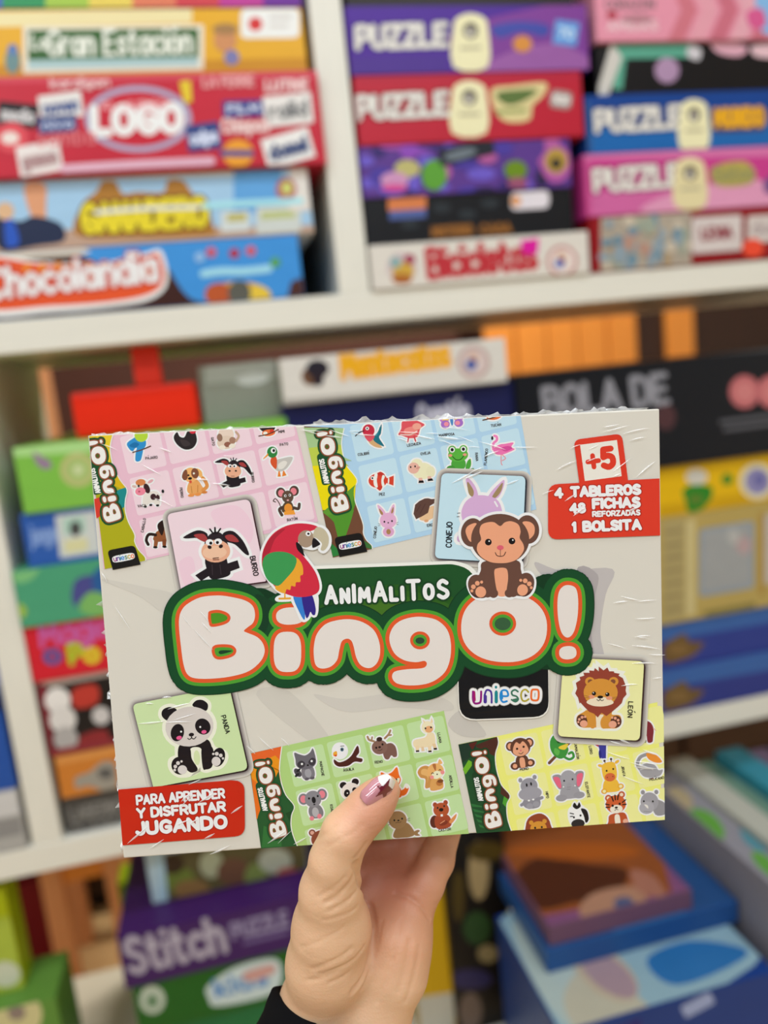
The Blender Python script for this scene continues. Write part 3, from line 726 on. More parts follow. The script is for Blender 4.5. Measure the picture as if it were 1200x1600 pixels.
# red and grey boxes further back on top of it
Y2 = YF + .035
zr0 = zD[7] + .0005
t = thing('carry_case', 'bright red case with an upright red strap, behind the light green box', 'case', (Xof(210, 640, Y2), Y2 + .09, zr0))
rel(box_mesh('body', (Xof(112, 640, Y2), Y2, zr0), (Xof(311, 640, Y2), Y2 + .18, Zof(210, 604, Y2)), mat('#dc2408', .4, 1.4), t, .006), t)
rel(box_mesh('strap', (Xof(206, 570, Y2), Y2 + .004, Zof(210, 604, Y2)), (Xof(250, 570, Y2), Y2 + .03, Z_UP0 - .002), mat('#d03020', .4, 1.3), t, .004), t)
def d_g2(A):
    A.home().poly([(320, 572), (436, 562), (436, 590), (320, 600)], '#a8aca4'); A.ell(395, 592, 26, 9, '#c8ccc8', -6)
shelf_box('tin_box', 'grey tin box beside the red case, on the light green box', (Xof(314, 610, Y2), Xof(436, 610, Y2)), (zr0, Zof(375, 567, Y2)), Y2, .15, '#86887c', 'box', None, d_g2)

# ---- middle compartment, centre stack (mostly behind the held box)
zE1, zE2 = Zof(610, 616), Zof(610, 545)
xE = (Xof(440, 600), Xof(790, 580))
zb = [Z_LO1 + .0005, Z_LO1 + .12, Z_LO1 + .25, Z_LO1 + .40]
for i, (c, nm) in enumerate((('#8a7a5a', 'tan'), ('#5a6a7a', 'slate grey'), ('#7a4a4a', 'dull maroon'))):
    shelf_box('board_game', '%s box standing behind the held game in the middle compartment' % nm, (xE[0] + .02, xE[1] - .02), (zb[i], zb[i + 1]), YF + .01, .3, c, 'board game', 'boxes in the centre stack')
def d_navy(A):
    words(A, 'Cuentón', 656, 660, 26, 6, '#b8b8c8', fit=76)
shelf_box('board_game', 'navy blue box under the white box with a yellow title', (Xof(441, 640), Xof(806, 630)), (zb[3], zE1), YF + .004, .3, '#1c1f4c', 'board game', 'boxes in the centre stack', d_navy)
def d_mex(A):
    A.home().ell(487, 588, 16, 15, '#6a4a34'); A.ell(496, 576, 18, 14, '#26222c'); A.ell(497, 592, 9, 12, '#2a2028')
    words(A, 'Mentecatos', 537, 590, 38, 9, '#e8a81c', fit=166, ang=-1, under=(2, '#e0b898'))
    A.ell(740, 566, 25, 26, '#b0908c'); A.ell(740, 566, 20, 21, '#d4c4c0'); A.ell(739, 562, 8, 11, '#c8a088'); A.ell(736, 570, 9, 9, '#5060a0'); A.poly([(440, 625), (790, 595), (790, 618), (440, 640)], '#a8a49c')
shelf_box('board_game', 'white box with a yellow title and a small dark head, above the navy box', xE, (zE1, zE2), YF - .006, .28, '#d4d0c8', 'board game', 'boxes in the centre stack', d_mex)

# ---- middle compartment, right stack
zF = [Z_LO1 + .0005] + [Zof(1060, y) for y in (1043, 973, 806, 727, 560)]
def d_b1(y0):
    def d(A):
        A.home().poly([(1000, y0 - 30), (1230, y0 - 70), (1230, y0 - 40), (1000, y0)], '#3860a0'); A.blob([(1036, y0 + 2), (1058, y0 - 14), (1070, y0 - 18), (1078, y0 - 6), (1100, y0 - 4), (1086, y0 + 14), (1070, y0 + 22), (1040, y0 + 28)], '#6a5230'); A.ell(1060, y0 + 6, 16, 9, '#7c6038')
    return d
shelf_box('board_game', 'blue box with a gold emblem standing directly on the lower shelf at right', (.40, .92), (zF[0], zF[1]), YF, .3, '#2c3880', 'board game', 'boxes in the right middle stack', d_b1(1082))
shelf_box('board_game', 'blue box with a gold emblem, second from the lower shelf at right', (.40, .92), (zF[1], zF[2]), YF + .004, .3, '#2c3c88', 'board game', 'boxes in the right middle stack', d_b1(1008))
def d_cream(A):
    A.home(); quad_px(A, 1036, 1070, 812, 970, '#a89866', 2); quad_px(A, 1072, 1086, 812, 962, '#c4b682', 2); quad_px(A, 1092, 1178, 820, 926, '#8c96a0', 8); quad_px(A, 1098, 1172, 826, 918, '#9a9c9c', 6)
    A.ell(1162, 852, 12, 14, '#b09898'); A.ell(1146, 838, 9, 12, '#b0b0ac'); quad_px(A, 1194, 1240, 800, 910, '#b8b0a4', 6); quad_px(A, 1186, 1194, 800, 930, '#a48440', 2); quad_px(A, 1100, 1180, 948, 956, '#7c7440', 2)
    for i in range(7): quad_px(A, 1038, 1066, 828 + i * 20, 834 + i * 20, '#94855a', 1)
shelf_box('board_game', 'tall cream box with a grey picture window, right of the held box', (.40, .92), (zF[2], zF[3]), YF, .3, '#b09a58', 'board game', 'boxes in the right middle stack', d_cream)
def d_yel(A):
    A.home().poly([(1030, 790), (1230, 760), (1230, 800), (1030, 830)], '#c89c0c'); A.blob([(1066, 768), (1080, 758), (1110, 760), (1112, 776), (1102, 790), (1096, 796), (1076, 800), (1070, 780)], '#2c8024'); A.ell(1088, 745, 17, 13, '#c8c4b8'); A.ell(1087, 780, 12, 8, '#5a7a2a'); A.ell(1136, 749, 9, 9, '#4a8424'); A.ell(1183, 752, 28, 29, '#d8cfa8'); A.ell(1183, 752, 20, 21, '#8a86b0'); A.ell(1186, 750, 9, 11, '#6a68a0')
shelf_box('board_game', 'bright yellow box with a green frog, under the long black box', (.40, .92), (zF[3], zF[4]), YF + .003, .3, '#dcb004', 'board game', 'boxes in the right middle stack', d_yel)
def d_bola(A):
    words(A, 'BOLA DE', 854, 650, 42, 10, '#8c8c94', fit=190)
    for x in (1163, 1206): A.ell(x, 612, 24, 26, '#b8666a'); A.ell(x, 612, 15, 16, '#c87a7a')
    A.ell(1040, 652, 16, 20, '#4c3034'); quad_px(A, 1124, 1230, 650, 656, '#5a5a60', 1); quad_px(A, 1130, 1230, 662, 668, '#5a5a60', 1); A.poly([(800, 574), (1230, 540), (1230, 546), (800, 582)], '#50545a')
shelf_box('board_game', 'long black game box with grey lettering and red discs, right of the held box', (Xof(806, 640), .94), (zF[4], zF[5]), YF - .006, .32, '#14161c', 'board game', 'boxes in the right middle stack', d_bola)

# ---- far left compartment
def d_fb(A):
    A.home().poly([(-60, 1085), (26, 1085), (30, 1110), (-60, 1110)], '#2a2c40')
shelf_box('board_game', 'dark blue box in the far left compartment', (-.60, -.312), (Z_LO1 + .083, Z_LO1 + .22), YF + .004, .26, '#2450a0', 'board game', None, d_fb)
def d_fw(A):
    A.home(); quad_px(A, -60, 50, 1226, 1276, '#c8c6c4', 2, 10); quad_px(A, -60, 30, 1284, 1312, '#8a8886', 2, 6)
shelf_box('board_game', 'grey and white box under the dark blue box at far left', (-.60, -.312), (Z_LO1 + .0005, Z_LO1 + .083), YF, .27, '#a8a6a2', 'board game', None, d_fw)

# ---- bottom compartment
zG = [Z_BT1 + .0005, Zof(320, 1592), Zof(320, 1513), Zof(320, 1430)]
xG = (Xof(200, 1530), Xof(452, 1450) + .06)
def d_gn(A):
    A.home().ell(238, 1562, 20, 22, '#b8c4b4'); A.ell(238, 1564, 10, 11, '#6a8a6a'); A.blob([(325, 1540), (370, 1510), (430, 1498), (440, 1530), (420, 1555), (340, 1572), (326, 1560)], '#c4d4d4'); words(A, 'kids', 340, 1556, 24, 7, '#5a8ac0', fit=80); A.blob([(380, 1520), (425, 1506), (428, 1520), (390, 1534)], '#c89890')
shelf_box('board_game', 'dark green box cut off by the bottom of the picture, under the green box', (xG[0] + .004, xG[1]), (zG[0], zG[1]), YF + .004, .3, '#1f6a3c', 'board game', 'boxes in the bottom left stack', None)
shelf_box('board_game', 'green box with white cloud shaped logos, under the purple puzzle', (xG[0] + .002, xG[1]), (zG[1], zG[2]), YF, .3, '#1c5c1c', 'board game', 'boxes in the bottom left stack', d_gn)
def d_st(A):
    words(A, 'Stitch', 206, 1520, 52, 11, '#a8a0b0', fit=150); words(A, 'PUZZLE', 366, 1466, 22, 6, '#8a80a0', fit=88); quad_px(A, 380, 450, 1462, 1468, '#6a5a88', 1)
shelf_box('puzzle_box', 'deep purple puzzle box with grey lettering, left of the wrist', (Xof(187, 1490), xG[1]), (zG[2], zG[3]), YF - .004, .3, '#3c1a58', 'puzzle', 'boxes in the bottom left stack', d_st)
def d_cb(A):
    A.home().poly([(250, 1335), (480, 1290), (480, 1380), (256, 1418)], '#5c5434')
    for x, y, rx, ry, c in ((280, 1375, 26, 20, '#6a7a34'), (300, 1390, 28, 16, '#8a6a40'), (330, 1350, 18, 22, '#a8ac8c'), (365, 1362, 26, 22, '#6a4a38'), (400, 1370, 18, 22, '#7a8a4a'), (430, 1345, 26, 20, '#b0b4a0'), (270, 1350, 18, 16, '#3a2a1c'), (450, 1366, 18, 12, '#a85a50')): A.ell(x, y, rx, ry, c)
    A.stroke([(250, 1340), (258, 1418)], 12, '#a8c8d8'); A.stroke([(248, 1422), (340, 1402), (480, 1370)], 20, '#4a90c4', False); A.stroke([(342, 1398), (350, 1420)], 14, '#3a80c8')
shelf_box('board_game', 'pale blue framed box with small animal pictures, on the purple puzzle', (Xof(226, 1400), xG[1] - .02), (zG[3] + .0005, zG[3] + .110), YF + .05, .22, '#b4ccd8', 'board game', 'boxes in the bottom left stack', d_cb)
shelf_box('board_game', 'lime box showing behind the pale blue framed box', (Xof(186, 1400, YF + .3), Xof(300, 1400, YF + .3)), (Z_BT1 + .0005, Zof(200, 1378, YF + .3)), YF + .3, .06, '#8aa800', 'board game', None)
def d_li(A):
    A.home().poly([(-60, 1440), (40, 1430), (44, 1545), (-60, 1560)], '#a4b440'); A.ell(8, 1522, 24, 20, '#c4c8b0')
shelf_box('board_game', 'lime yellow box at the far left of the bottom shelf', (-.60, Xof(30, 1500, YF + .03)), (Zof(30, 1546, YF + .03), Zof(10, 1386, YF + .03)), YF + .03, .05, '#a8b400', 'board game', 'boxes at the far bottom left', d_li)
def d_gb(A):
    A.home().ell(28, 1585, 38, 36, '#c8c08c'); A.ell(26, 1582, 14, 12, '#8a7a70')
shelf_box('board_game', 'grass green box with a cream disc at the bottom left corner', (-.60, Xof(88, 1560)), (Z_BT1 + .0005, Zof(30, 1546, YF + .03) - .0005), YF, .09, '#5c8838', 'board game', 'boxes at the far bottom left', d_gb)
# a few things standing behind, across the gap
xx = Xof(68, 1500, 2.1)
t = thing('handbag', 'crimson bag on the floor across the aisle', 'bag', (xx, 2.08, 0))
rel(box_mesh('bag_body', (xx - .05, 2.03, .0), (xx + .05, 2.13, .24), mat('#70121c', .6), t, .02, 3), t)
hv = [(xx - .03, 2.08, .235), (xx - .028, 2.08, .30), (xx, 2.08, .33), (xx + .028, 2.08, .30), (xx + .03, 2.08, .235)]
hp = [Vector(p) for p in catmull([(p[0], p[2]) for p in hv], False, 5) for p in [(p[0], 2.08, p[1])]]
HVt, HFc = [], []
for i, p in enumerate(hp):
    d = (hp[min(i + 1, len(hp) - 1)] - hp[max(i - 1, 0)]).normalized(); nrm = Vector((0, 1, 0)); bi = d.cross(nrm)
    for k in range(10):
        a = k * math.pi / 5; HVt.append(p + (nrm * math.cos(a) + bi * math.sin(a)) * .007)
for i in range(len(hp) - 1):
    for k in range(10): HFc.append((i * 10 + k, i * 10 + (k + 1) % 10, (i + 1) * 10 + (k + 1) % 10, (i + 1) * 10 + k))
rel(mesh_obj('bag_handle', HVt, HFc, mat('#50101a', .6), t, None, True), t)

t = thing('stool', 'pale wooden stool across the aisle, seen under the lower shelf at left', 'stool', (Xof(150, 1420, 1.95), 1.98, 0))
xs = Xof(150, 1420, 1.95)
rel(box_mesh('seat', (xs - .15, 1.86, .56), (xs + .15, 2.12, .60), M_PEACH, t, .008), t)
for dx in (-.10, .05):
    for dy in (1.90, 2.08):
        rel(box_mesh('leg', (xs + dx, dy - .02, 0), (xs + dx + .05, dy + .02, .56), M_PEACH, t, .004), t)
rel(box_mesh('stretcher', (xs - .05, 1.89, .30), (xs + .05, 1.91, .35), M_ORANGE, t, .003), t)

# ---- right of the hand: upright boxes and the flat pile sticking out
def upright(name, label, u0, u1, vtop, Y, depth, col, draw=None, zb=Z_BT1 + .0005):
    vm = 1460
    return shelf_box(name, label, (Xof(u0, vm, Y), Xof(u1, vm, Y)), (zb, Zof((u0 + u1) / 2, vtop, Y)), Y, depth, col, 'board game', 'boxes standing right of the hand', draw)
def d_yv(A): A.home().poly([(640, 1560), (710, 1550), (710, 1700), (640, 1700)], '#b8b4a4')
upright('board_game', 'narrow yellow upright box just right of the wrist', 640, 699, 1300, YF + .04, .2, '#c49a08', d_yv)
def d_dk(A):
    for x, y, rx, ry, c in ((748, 1360, 16, 46, '#a08a60'), (745, 1450, 22, 26, '#2a4422'), (762, 1490, 16, 14, '#8a7a54'), (716, 1400, 10, 40, '#4a3c18'), (735, 1530, 34, 16, '#2c2850'), (760, 1330, 30, 16, '#4a3a10'), (735, 1580, 18, 30, '#6a5a50')): A.home().ell(x, y, rx, ry, c)
upright('board_game', 'black upright box with tan and green marks, right of the yellow box', 702, 800, 1290, YF + .03, .25, '#16120f', d_dk)
zP = Z0 - .80
def t_a(A):
    A.home().blob([(780, 1440), (1000, 1360), (1200, 1480), (960, 1620), (860, 1620)], '#8cacb8'); A.blob([(800, 1450), (870, 1440), (960, 1560), (980, 1600), (880, 1600)], '#a8b8b4')
    A.blob([(880, 1560), (930, 1500), (1000, 1560), (1020, 1590), (920, 1620)], '#b4b09c'); A.ell(945, 1520, 62, 32, '#b8a890', 38); A.ell(950, 1522, 54, 24, '#a08890', 38); A.blob([(1010, 1500), (1080, 1470), (1170, 1490), (1060, 1540)], '#2a6ca8')
def f_a(A):
    A.home().ell(1146, 1522, 17, 12, '#c8307c'); A.at(1090, 1570, 1, -28); A.poly(rounded([(-26, -10), (26, -10), (26, 10), (-26, 10)], 4), '#9aa8d0'); A.home(); A.poly([(880, 1640), (1000, 1590), (1010, 1660), (900, 1700)], '#2a2470')
shelf_box('puzzle_box', 'large flat blue box with a pale cloudy lid, sticking out of the bottom shelf', (.305, .606), (Z_BT1 + .0005, zP), .765, .22, '#173a80', 'puzzle', 'flat boxes piled at the bottom right', f_a, top=t_a)
zQ = zP + .035
def t_c(A): A.home().poly([(800, 1250), (1200, 1250), (1200, 1500), (800, 1500)], '#244c80'); A.blob([(930, 1330), (1000, 1330), (1080, 1440), (1060, 1470), (960, 1460)], '#2c6ca4')
shelf_box('puzzle_box', 'mid blue flat box under the brown picture box', (.33, .62), (zP + .0005, zQ), .855, .34, '#24508c', 'puzzle', 'flat boxes piled at the bottom right', None, top=t_c)
def t_b(A):
    A.home().poly([(700, 1200), (1200, 1200), (1200, 1500), (700, 1500)], '#7a4a72'); A.poly([(720, 1250), (1010, 1240), (1050, 1395), (800, 1440)], '#8a4a24')
    A.blob([(800, 1380), (840, 1340), (920, 1350), (980, 1360), (960, 1400), (900, 1410), (840, 1420)], '#4a2416'); A.blob([(905, 1420), (930, 1395), (990, 1385), (1010, 1410), (960, 1440), (920, 1445)], '#a87c64'); A.blob([(790, 1330), (870, 1318), (960, 1318), (1000, 1335), (900, 1345)], '#a4541c'); A.ell(975, 1412, 16, 10, '#4a5478'); A.blob([(985, 1360), (1020, 1368), (1040, 1400), (1000, 1395)], '#a06a58')
shelf_box('puzzle_box', 'flat box with a brown and orange picture and a purple border, on the blue boxes', (.338, .552), (zQ + .0005, zQ + .03), .86, .26, '#6a4a62', 'puzzle', 'flat boxes piled at the bottom right', None, top=t_b)
zR = Z_BT1 + .0005
for i, (x0, x1, zt, yf, c, lb) in enumerate(((.625, .672, -.70, .79, '#8a8890', 'pale grey'), (.673, .715, -.69, .81, '#b0b0a4', 'off white'), (.716, .752, -.70, .80, '#6a8a78', 'dull green'), (.753, .80, -.68, .79, '#2f8498', 'teal'), (.801, .86, -.70, .80, '#7a6a8a', 'mauve'))):
    def t_s(A, i=i):
        A.home(); rnd = random.Random(i)
        for k in range(8): A.ell(930 + rnd.random() * 280, 1220 + rnd.random() * 280, 14 + rnd.random() * 22, 8 + rnd.random() * 12, rnd.choice(['#c0bcb0', '#a89878', '#4a8a98', '#8a8a98', '#5c9a3c']), 40)
    shelf_box('board_game', '%s box standing on edge in the row at the bottom right' % lb, (x0, x1), (zR, Z0 + zt), yf, .30, c, 'board game', 'boxes on edge at the bottom right', None, top=t_s)

# ================================================================== the shrink-wrapped bingo game held up in front
BW, BH, BT = .262, .200, .046
TLc = np.array([-0.13280749, -0.03428219, 0.34570279])
Ac = np.array([0.26139281, -0.01363965, 0.01147865]); Bc = np.array([0.0090749, 0.19875229, 0.01911073])
ex = Ac / np.linalg.norm(Ac)
ez = -(Bc - ex * (Bc @ ex)); ez /= np.linalg.norm(ez)          # up the box
ey = np.cross(ez, ex)                                          # into the box (away from the phone)
if ey[2] < 0: ey = -ey
BOX_O = TLc + .5 * Ac + Bc                                     # middle of the lower front edge, camera frame
R3 = RWC @ np.stack([ex, ey, ez], 1)
wo = cam2world(BOX_O)
game = thing('board_game', 'shrink-wrapped white bingo game box held up by the hand in the foreground', 'board game')
game.matrix_world = Matrix(((*R3[0], wo[0]), (*R3[1], wo[1]), (*R3[2], wo[2]), (0, 0, 0, 1)))

def face_place(u, v, z):
    """print coordinates (as measured on the box front) -> box-local point, z above the card"""
    d = np.array([(u - CX) / F_PX, (v - CY) / F_PX, 1.0])
    p = d * ((BOX_O @ ey) / (d @ ey)) - BOX_O
    return (p @ ex, -z, p @ ez)

def M_paper():
    return mat('#cdc8bd', .4, 1.22, 'film')
carton = box_mesh('carton', (-BW / 2, 0, 0), (BW / 2, BT, BH), M_paper(), game, .0007, 2)
FACE = np.array([(139.4, 681.4), (1031.6, 639.4), (1038.6, 1280.8), (193.2, 1340.6)])
G = 1.22                                   # light level on the box front
def art(base, step=3e-6): return Art(face_place, base, step, FACE)
W_ = '#f4efe6'

# ---- faint grey shapes of the cover design
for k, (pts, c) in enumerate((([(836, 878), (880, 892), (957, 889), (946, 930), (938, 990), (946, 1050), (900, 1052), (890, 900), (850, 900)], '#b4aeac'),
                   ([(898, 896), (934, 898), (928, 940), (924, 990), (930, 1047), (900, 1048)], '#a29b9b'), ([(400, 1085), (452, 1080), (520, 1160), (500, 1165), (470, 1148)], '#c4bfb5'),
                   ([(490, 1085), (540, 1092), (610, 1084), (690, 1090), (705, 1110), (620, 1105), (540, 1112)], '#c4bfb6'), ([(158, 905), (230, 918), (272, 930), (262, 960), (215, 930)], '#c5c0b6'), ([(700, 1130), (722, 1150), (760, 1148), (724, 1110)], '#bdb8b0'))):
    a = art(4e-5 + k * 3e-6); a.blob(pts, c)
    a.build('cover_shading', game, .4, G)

# ---- title letter shapes (shared by the big title and the small ones on the boards)
def q4(pts, k, ox, oy): return np.array([(x / k + ox, y / k + oy) for x, y in pts])
L_B = catmull(q4([(82, 260), (82, 330), (92, 430), (107, 540), (132, 610), (185, 637), (300, 638), (420, 622), (520, 590), (590, 530), (615, 470), (603, 418), (566, 378), (505, 352), (486, 340), (512, 316), (543, 290), (555, 240), (540, 185), (490, 150), (400, 128), (320, 120), (220, 130), (140, 168), (100, 208)], 4, 260, 900), True, 4)
L_i = ellipse(449.3, 1018, 21.5, 31.5, 0, 40, 2.9)
L_dot = ellipse(454, 962, 22.5, 13.5, -3, 32, 2.4)
L_n = catmull(q4([(722, 500), (722, 445), (736, 390), (775, 345), (830, 326), (890, 321), (950, 335), (1002, 372), (1028, 430), (1030, 490), (1012, 532), (980, 550), (942, 537), (920, 500), (908, 450), (897, 422), (877, 412), (852, 425), (840, 468), (830, 512), (800, 543), (760, 552), (732, 538)], 3, 250, 860), True, 4)
L_g = catmull(q4([(205, 300), (215, 250), (250, 212), (310, 192), (370, 191), (430, 207), (475, 250), (492, 310), (490, 380), (470, 440), (430, 480), (375, 504), (300, 511), (240, 501), (218, 474), (230, 446), (290, 435), (345, 432), (372, 425), (380, 408), (368, 396), (330, 402), (275, 393), (228, 360)], 3, 540, 900), True, 4)
L_O = ellipse(787.2, 980, 67, 54, 3, 56, 2.25)
L_x = catmull(q4([(991, 130), (998, 74), (1020, 46), (1050, 42), (1078, 58), (1088, 110), (1085, 190), (1070, 255), (1050, 283), (1028, 284), (1008, 258), (995, 200)], 3, 540, 900), True, 4)
L_xd = ellipse(886.6, 1019.3, 13.6, 10.4, -4, 28, 2.4)
LETTERS = [L_B, L_i, L_dot, L_n, L_g, L_O, L_x, L_xd]
H_B1 = catmull(q4([(262, 240), (272, 217), (330, 210), (385, 230), (402, 260), (385, 290), (330, 310), (280, 314), (265, 285)], 4, 260, 900), True, 4)
H_B2 = catmull(q4([(284, 460), (300, 432), (350, 424), (410, 430), (438, 458), (428, 490), (390, 510), (330, 520), (296, 503)], 4, 260, 900), True, 4)
H_g = ellipse(656, 1000, 15.4, 14, 0, 28); H_O = ellipse(785, 973.8, 21, 19, 0, 30)

def small_title(A, p0, p1, sub=True, back='#1d4a2a', rim='#8a4a30'):
    """the same lettering, small, running from p0 (centre of B) to p1 (centre of !)"""
    q0, q1 = np.array([342.0, 994]), np.array([889.0, 972])
    d, e = q1 - q0, np.array(p1) - np.array(p0)
    s = np.linalg.norm(e) / np.linalg.norm(d)
    r = math.atan2(e[1], e[0]) - math.atan2(d[1], d[0])
    c, n_ = math.cos(r) * s, math.sin(r) * s
    M = np.array([[c, -n_, 0], [n_, c, 0], [0, 0, 1.0]])
    M[:2, 2] = np.array(p0) - M[:2, :2] @ q0
    A.affine(M)
    if sub:
        A.poly(rounded([(500, 888), (735, 884), (760, 950), (500, 960)], 24), back)
    if back: A.buffer(LETTERS, 24, back, 8)
    for L in LETTERS: A.poly(grow(L, 9), rim)
    for L in LETTERS: A.poly(L, '#e9ddd8')
    for h in (H_B1, H_B2, H_g, H_O): A.poly(h, rim); A.poly(grow(h, -7), '#4a5a2a')
    if sub: text(A, 'ANIMALITOS', 512, 942, 34, 9, '#e8e6dc', -3, 185)
    A.home()

def small_maker(A, cx, cy, w, ang):
    """little black tab with the maker's word in many colours"""
    A.at(cx, cy, w / 40, ang)
    A.poly(rounded([(-22, -14), (20, -14), (23, 16), (-19, 16)], [7, 7, 0, 0]), '#1c1a18')
    A.poly(grow(ellipse(0, 1.2, 15, 3.2, 0, 24, 4), 2.0), '#f0ece8')
    x = -14.6
    for ch, c in zip('uniesco', ('#8a2470', '#4a3a90', '#1f8a94', '#2a80c8', '#3a7a5a', '#b8a030', '#e0702a')):
        x += text(A, ch, x, 4, 7.4, 1.3, c) + 1.45
    A.home()

def cell_grid(A, c0, col, row, nx, ny, fill, skip=()):
    for j in range(ny):
        for i in range(nx):
            if (i, j) in skip: continue
            c = np.array(c0) + np.array(col) * i + np.array(row) * j
            u, v = np.array(col) * .455, np.array(row) * .45
            A.poly(rounded([c - u - v, c + u - v, c + u + v, c - u + v], 5), fill)

def tiny(A, s, x, y, ang, h=3.7, col='#3a322e', w=.8, fit=None):
    A.home(); text(A, s, x, y, h, w, col, ang, fit, align='c')

# ---------------------------------------------------------------- little animals (units: about 10 = half a cell)
AN = {}
AN['bird'] = '*b #2f86c0 -10,-2 -5,-6 0,-8 6,-6 7,0 3,4 -2,2 -5,5 -8,3; *b #2f86c0 -1,2 4,3 3,10 1,14 -3,13; *e 3,-9 6,6 #a8c83a; e 1,-11 .8,.8 #222222; s #5a3a2a 1.1 -5,6 3,4 11,1; b #1f6aa0 -8,0 -3,-3 1,-1 -3,2'
AN['hen'] = '*b #2b2526 -11,-6 -8,-9 -6,-5 -2,-4 1,-9 5,-12 8,-8 9,0 5,6 -2,7 -8,3 -11,-2; e 6,-9 3,2.4 #c83040; b #3a3233 -6,-2 0,-1 3,3 -3,4'
AN['cat'] = '*e 0,-3 7,7 #d8c4b4; *e -1,4 8,6 #d0bba8; e -6,-1 2.5,3.5 #8a6a58; e 5,3 3,3 #9a7460; s #b89880 2 8,4 11,0 9,-4; e 0,6 3,2.4 #8a5a4a; e -5,8 3,2 #e4d4c4; e 4,8 3,2 #e4d4c4'
AN['toucan'] = '*b #2a2422 -8,-8 6,-8 4,-2 -4,-2; *e 0,-1 6,3 #d86a3a; e 3,-2 2,2 #c83828; e -3,-1 2,1.4 #f0e0d0; s #5a3a2a 1 -9,1 0,0 9,-3'
AN['cow'] = '*b #d6cfc6 -2,0 6,-1 10,3 9,11 6,12 3,9 -1,10 -4,12 -6,10 -5,3; *e -5,-6 6,6.5 #d8d2ca; e -6,-10 4.5,3 #c87a48; e -1,-4 2.6,4.6 #3a2224 -15; *e -7,-2 4.6,3.6 #dd7f92; e -8,-2 1,.8 #a84a60; *e -12,-7 2,1.2 #c8a8a0 20; *e 3,-10 2.8,1.3 #d09aa0 -25; e 4,4 2.6,2.8 #3a2224; e 8,5 1.6,2.6 #3a2224; s #cfc8be .8 9,3 12,3 13,1; e 13,0 1.2,1.6 #222222; e -4,12 1.4,1 #222222; e 1,11 1.4,1 #222222; e 7,12 1.5,1 #222222; e -8,-7 .9,1.2 #222222'
AN['dog'] = '*b #d89a5a -4,0 3,-1 7,6 9,10 5,12 -1,12 -6,10 -7,6; *s #d08a48 3.2 7,9 11,6 10,1 8,-2; *e -2,-6 6.4,6.6 #dfa868; *b #7a4a34 -8,-10 -5,-11 -5,-4 -8,-2 -10,-5; *b #e0a860 4,-11 8,-8 8,-3 5,-4; e 2,-7 3.4,4.6 #7a4a34; e -4,-6 .9,.9 #222222; e 1,-7 .9,.9 #f0e0d0; e -3,-3 1.8,1.2 #241a18; e -3,0 1.2,1.4 #c8503a; s #b87838 .6 -3,4 -3,10; s #b87838 .6 3,4 2,10; e -4,12 3,1.4 #d88a48; e 2,12 3,1.4 #d88a48; e 8,11 2.6,1.2 #c87a3a'
AN['donkey'] = '*b #231c20 -5,2 4,1 6,6 7,11 2,13 -3,13 -5,8; *p #231c20 4,6 11,4 12,8 6,10; *p #231c20 -4,7 -11,11 -8,14 -3,11; *b #2a2227 -5,-7 0,-11 5,-8 6,0 -5,0; *b #231c20 -4,-10 -9,-12 -16,-9 -15,-8 -9,-8 -5,-6; *b #231c20 4,-10 9,-11 14,-6 17,1 15,1 10,-4 5,-6; b #9a3c3c -11,-9.5 -6,-10 -4,-7 -6,-6; b #9a3c3c 5,-8.6 9,-9 12,-5.4 7,-6; *e 0,-1 7.4,5.8 #d9a184; e -3,-5.6 2,1.6 #efe8e0; e 1.4,-5.8 2,1.6 #efe8e0; e -2.4,-5.2 .8,.8 #1c1618; e 1,-5.4 .8,.8 #1c1618; e -3,-1.2 1,.8 #2a1c1c; e 2.6,-1.4 1,.8 #2a1c1c; s #7a4a3a .5 -1.4,3.4 1.4,3.4; s #1c1618 .9 0,-10 0,-13; s #1c1618 .8 -1,-10 -2.6,-12.4; s #1c1618 .8 1,-10 2.8,-12.4'
AN['duck'] = '*b #b8b4ae -2,-1 4,-3 14,-4 10,4 5,8 0,8 -3,4; b #d4d0c8 1,2 6,-1 9,1 5,6 1,6; *b #c8512c -5,-4 -2,-6 0,-2 -1,6 -4,4 -6,0; *e -4,-9 4.6,5 #2f7a3c; *b #e08a34 -8,-8 -8,-6 -12,-3 -12,-4 -10,-6; e -3,-10.4 2.3,2.4 #f0ece4; e -2.6,-10.4 1.2,1.4 #1a1a1a; *p #d87a2c 1,8 2,8 3,13 0,13; *p #d87a2c 5,8 6,8 8,12 4,13'
AN['mouse'] = '*e -6,-9 4.2,4.6 #4a3a32; *e 6,-10 4.2,4.6 #4a3a32; e -5.6,-8.6 2.8,3.2 #d87a84; e 5.4,-9.6 2.8,3.2 #d87a84; *e 0,-5 5.2,5.6 #5a463a; *b #54412f -3,0 3,0 5,6 4,9 -4,9 -6,6; e 0,5 3.6,4 #d88a34; p #e09438 -4,8 5,7 6,11 -4,11; *s #4a3a32 2.6 -5,4 -8,6 -6,11; *s #4a3a32 2.6 5,5 9,6 10,2; s #4a3a32 .8 -6,6 -8,0 -11,-4 -13,-2 -11,-1; e -2,-6 1.1,1.2 #f0e8e0; e 2,-6.4 1.1,1.2 #f0e8e0; e -1.8,-6 .6,.7 #222222; e 1.8,-6.4 .6,.7 #222222; e 0,-2 1,.7 #d8a0a0'
AN['horse'] = '*b #8a5230 -4,-2 2,-8 6,-10 9,-8 9,2 6,6 2,7 -4,8 -8,6 -6,0; *b #2a1c18 -3,-10 3,-13 6,-9 2,-6 0,2 -3,-1 -5,-6; *s #2a1c18 2.6 -6,2 -12,2 -14,7 -12,11; *p #8a5230 -7,5 -3,6 -4,13 -7,13; *p #7a4428 0,6 4,5 4,12 1,12; e -5.5,13 2,1 #1c1412; e 2.6,12 2,1 #1c1412'
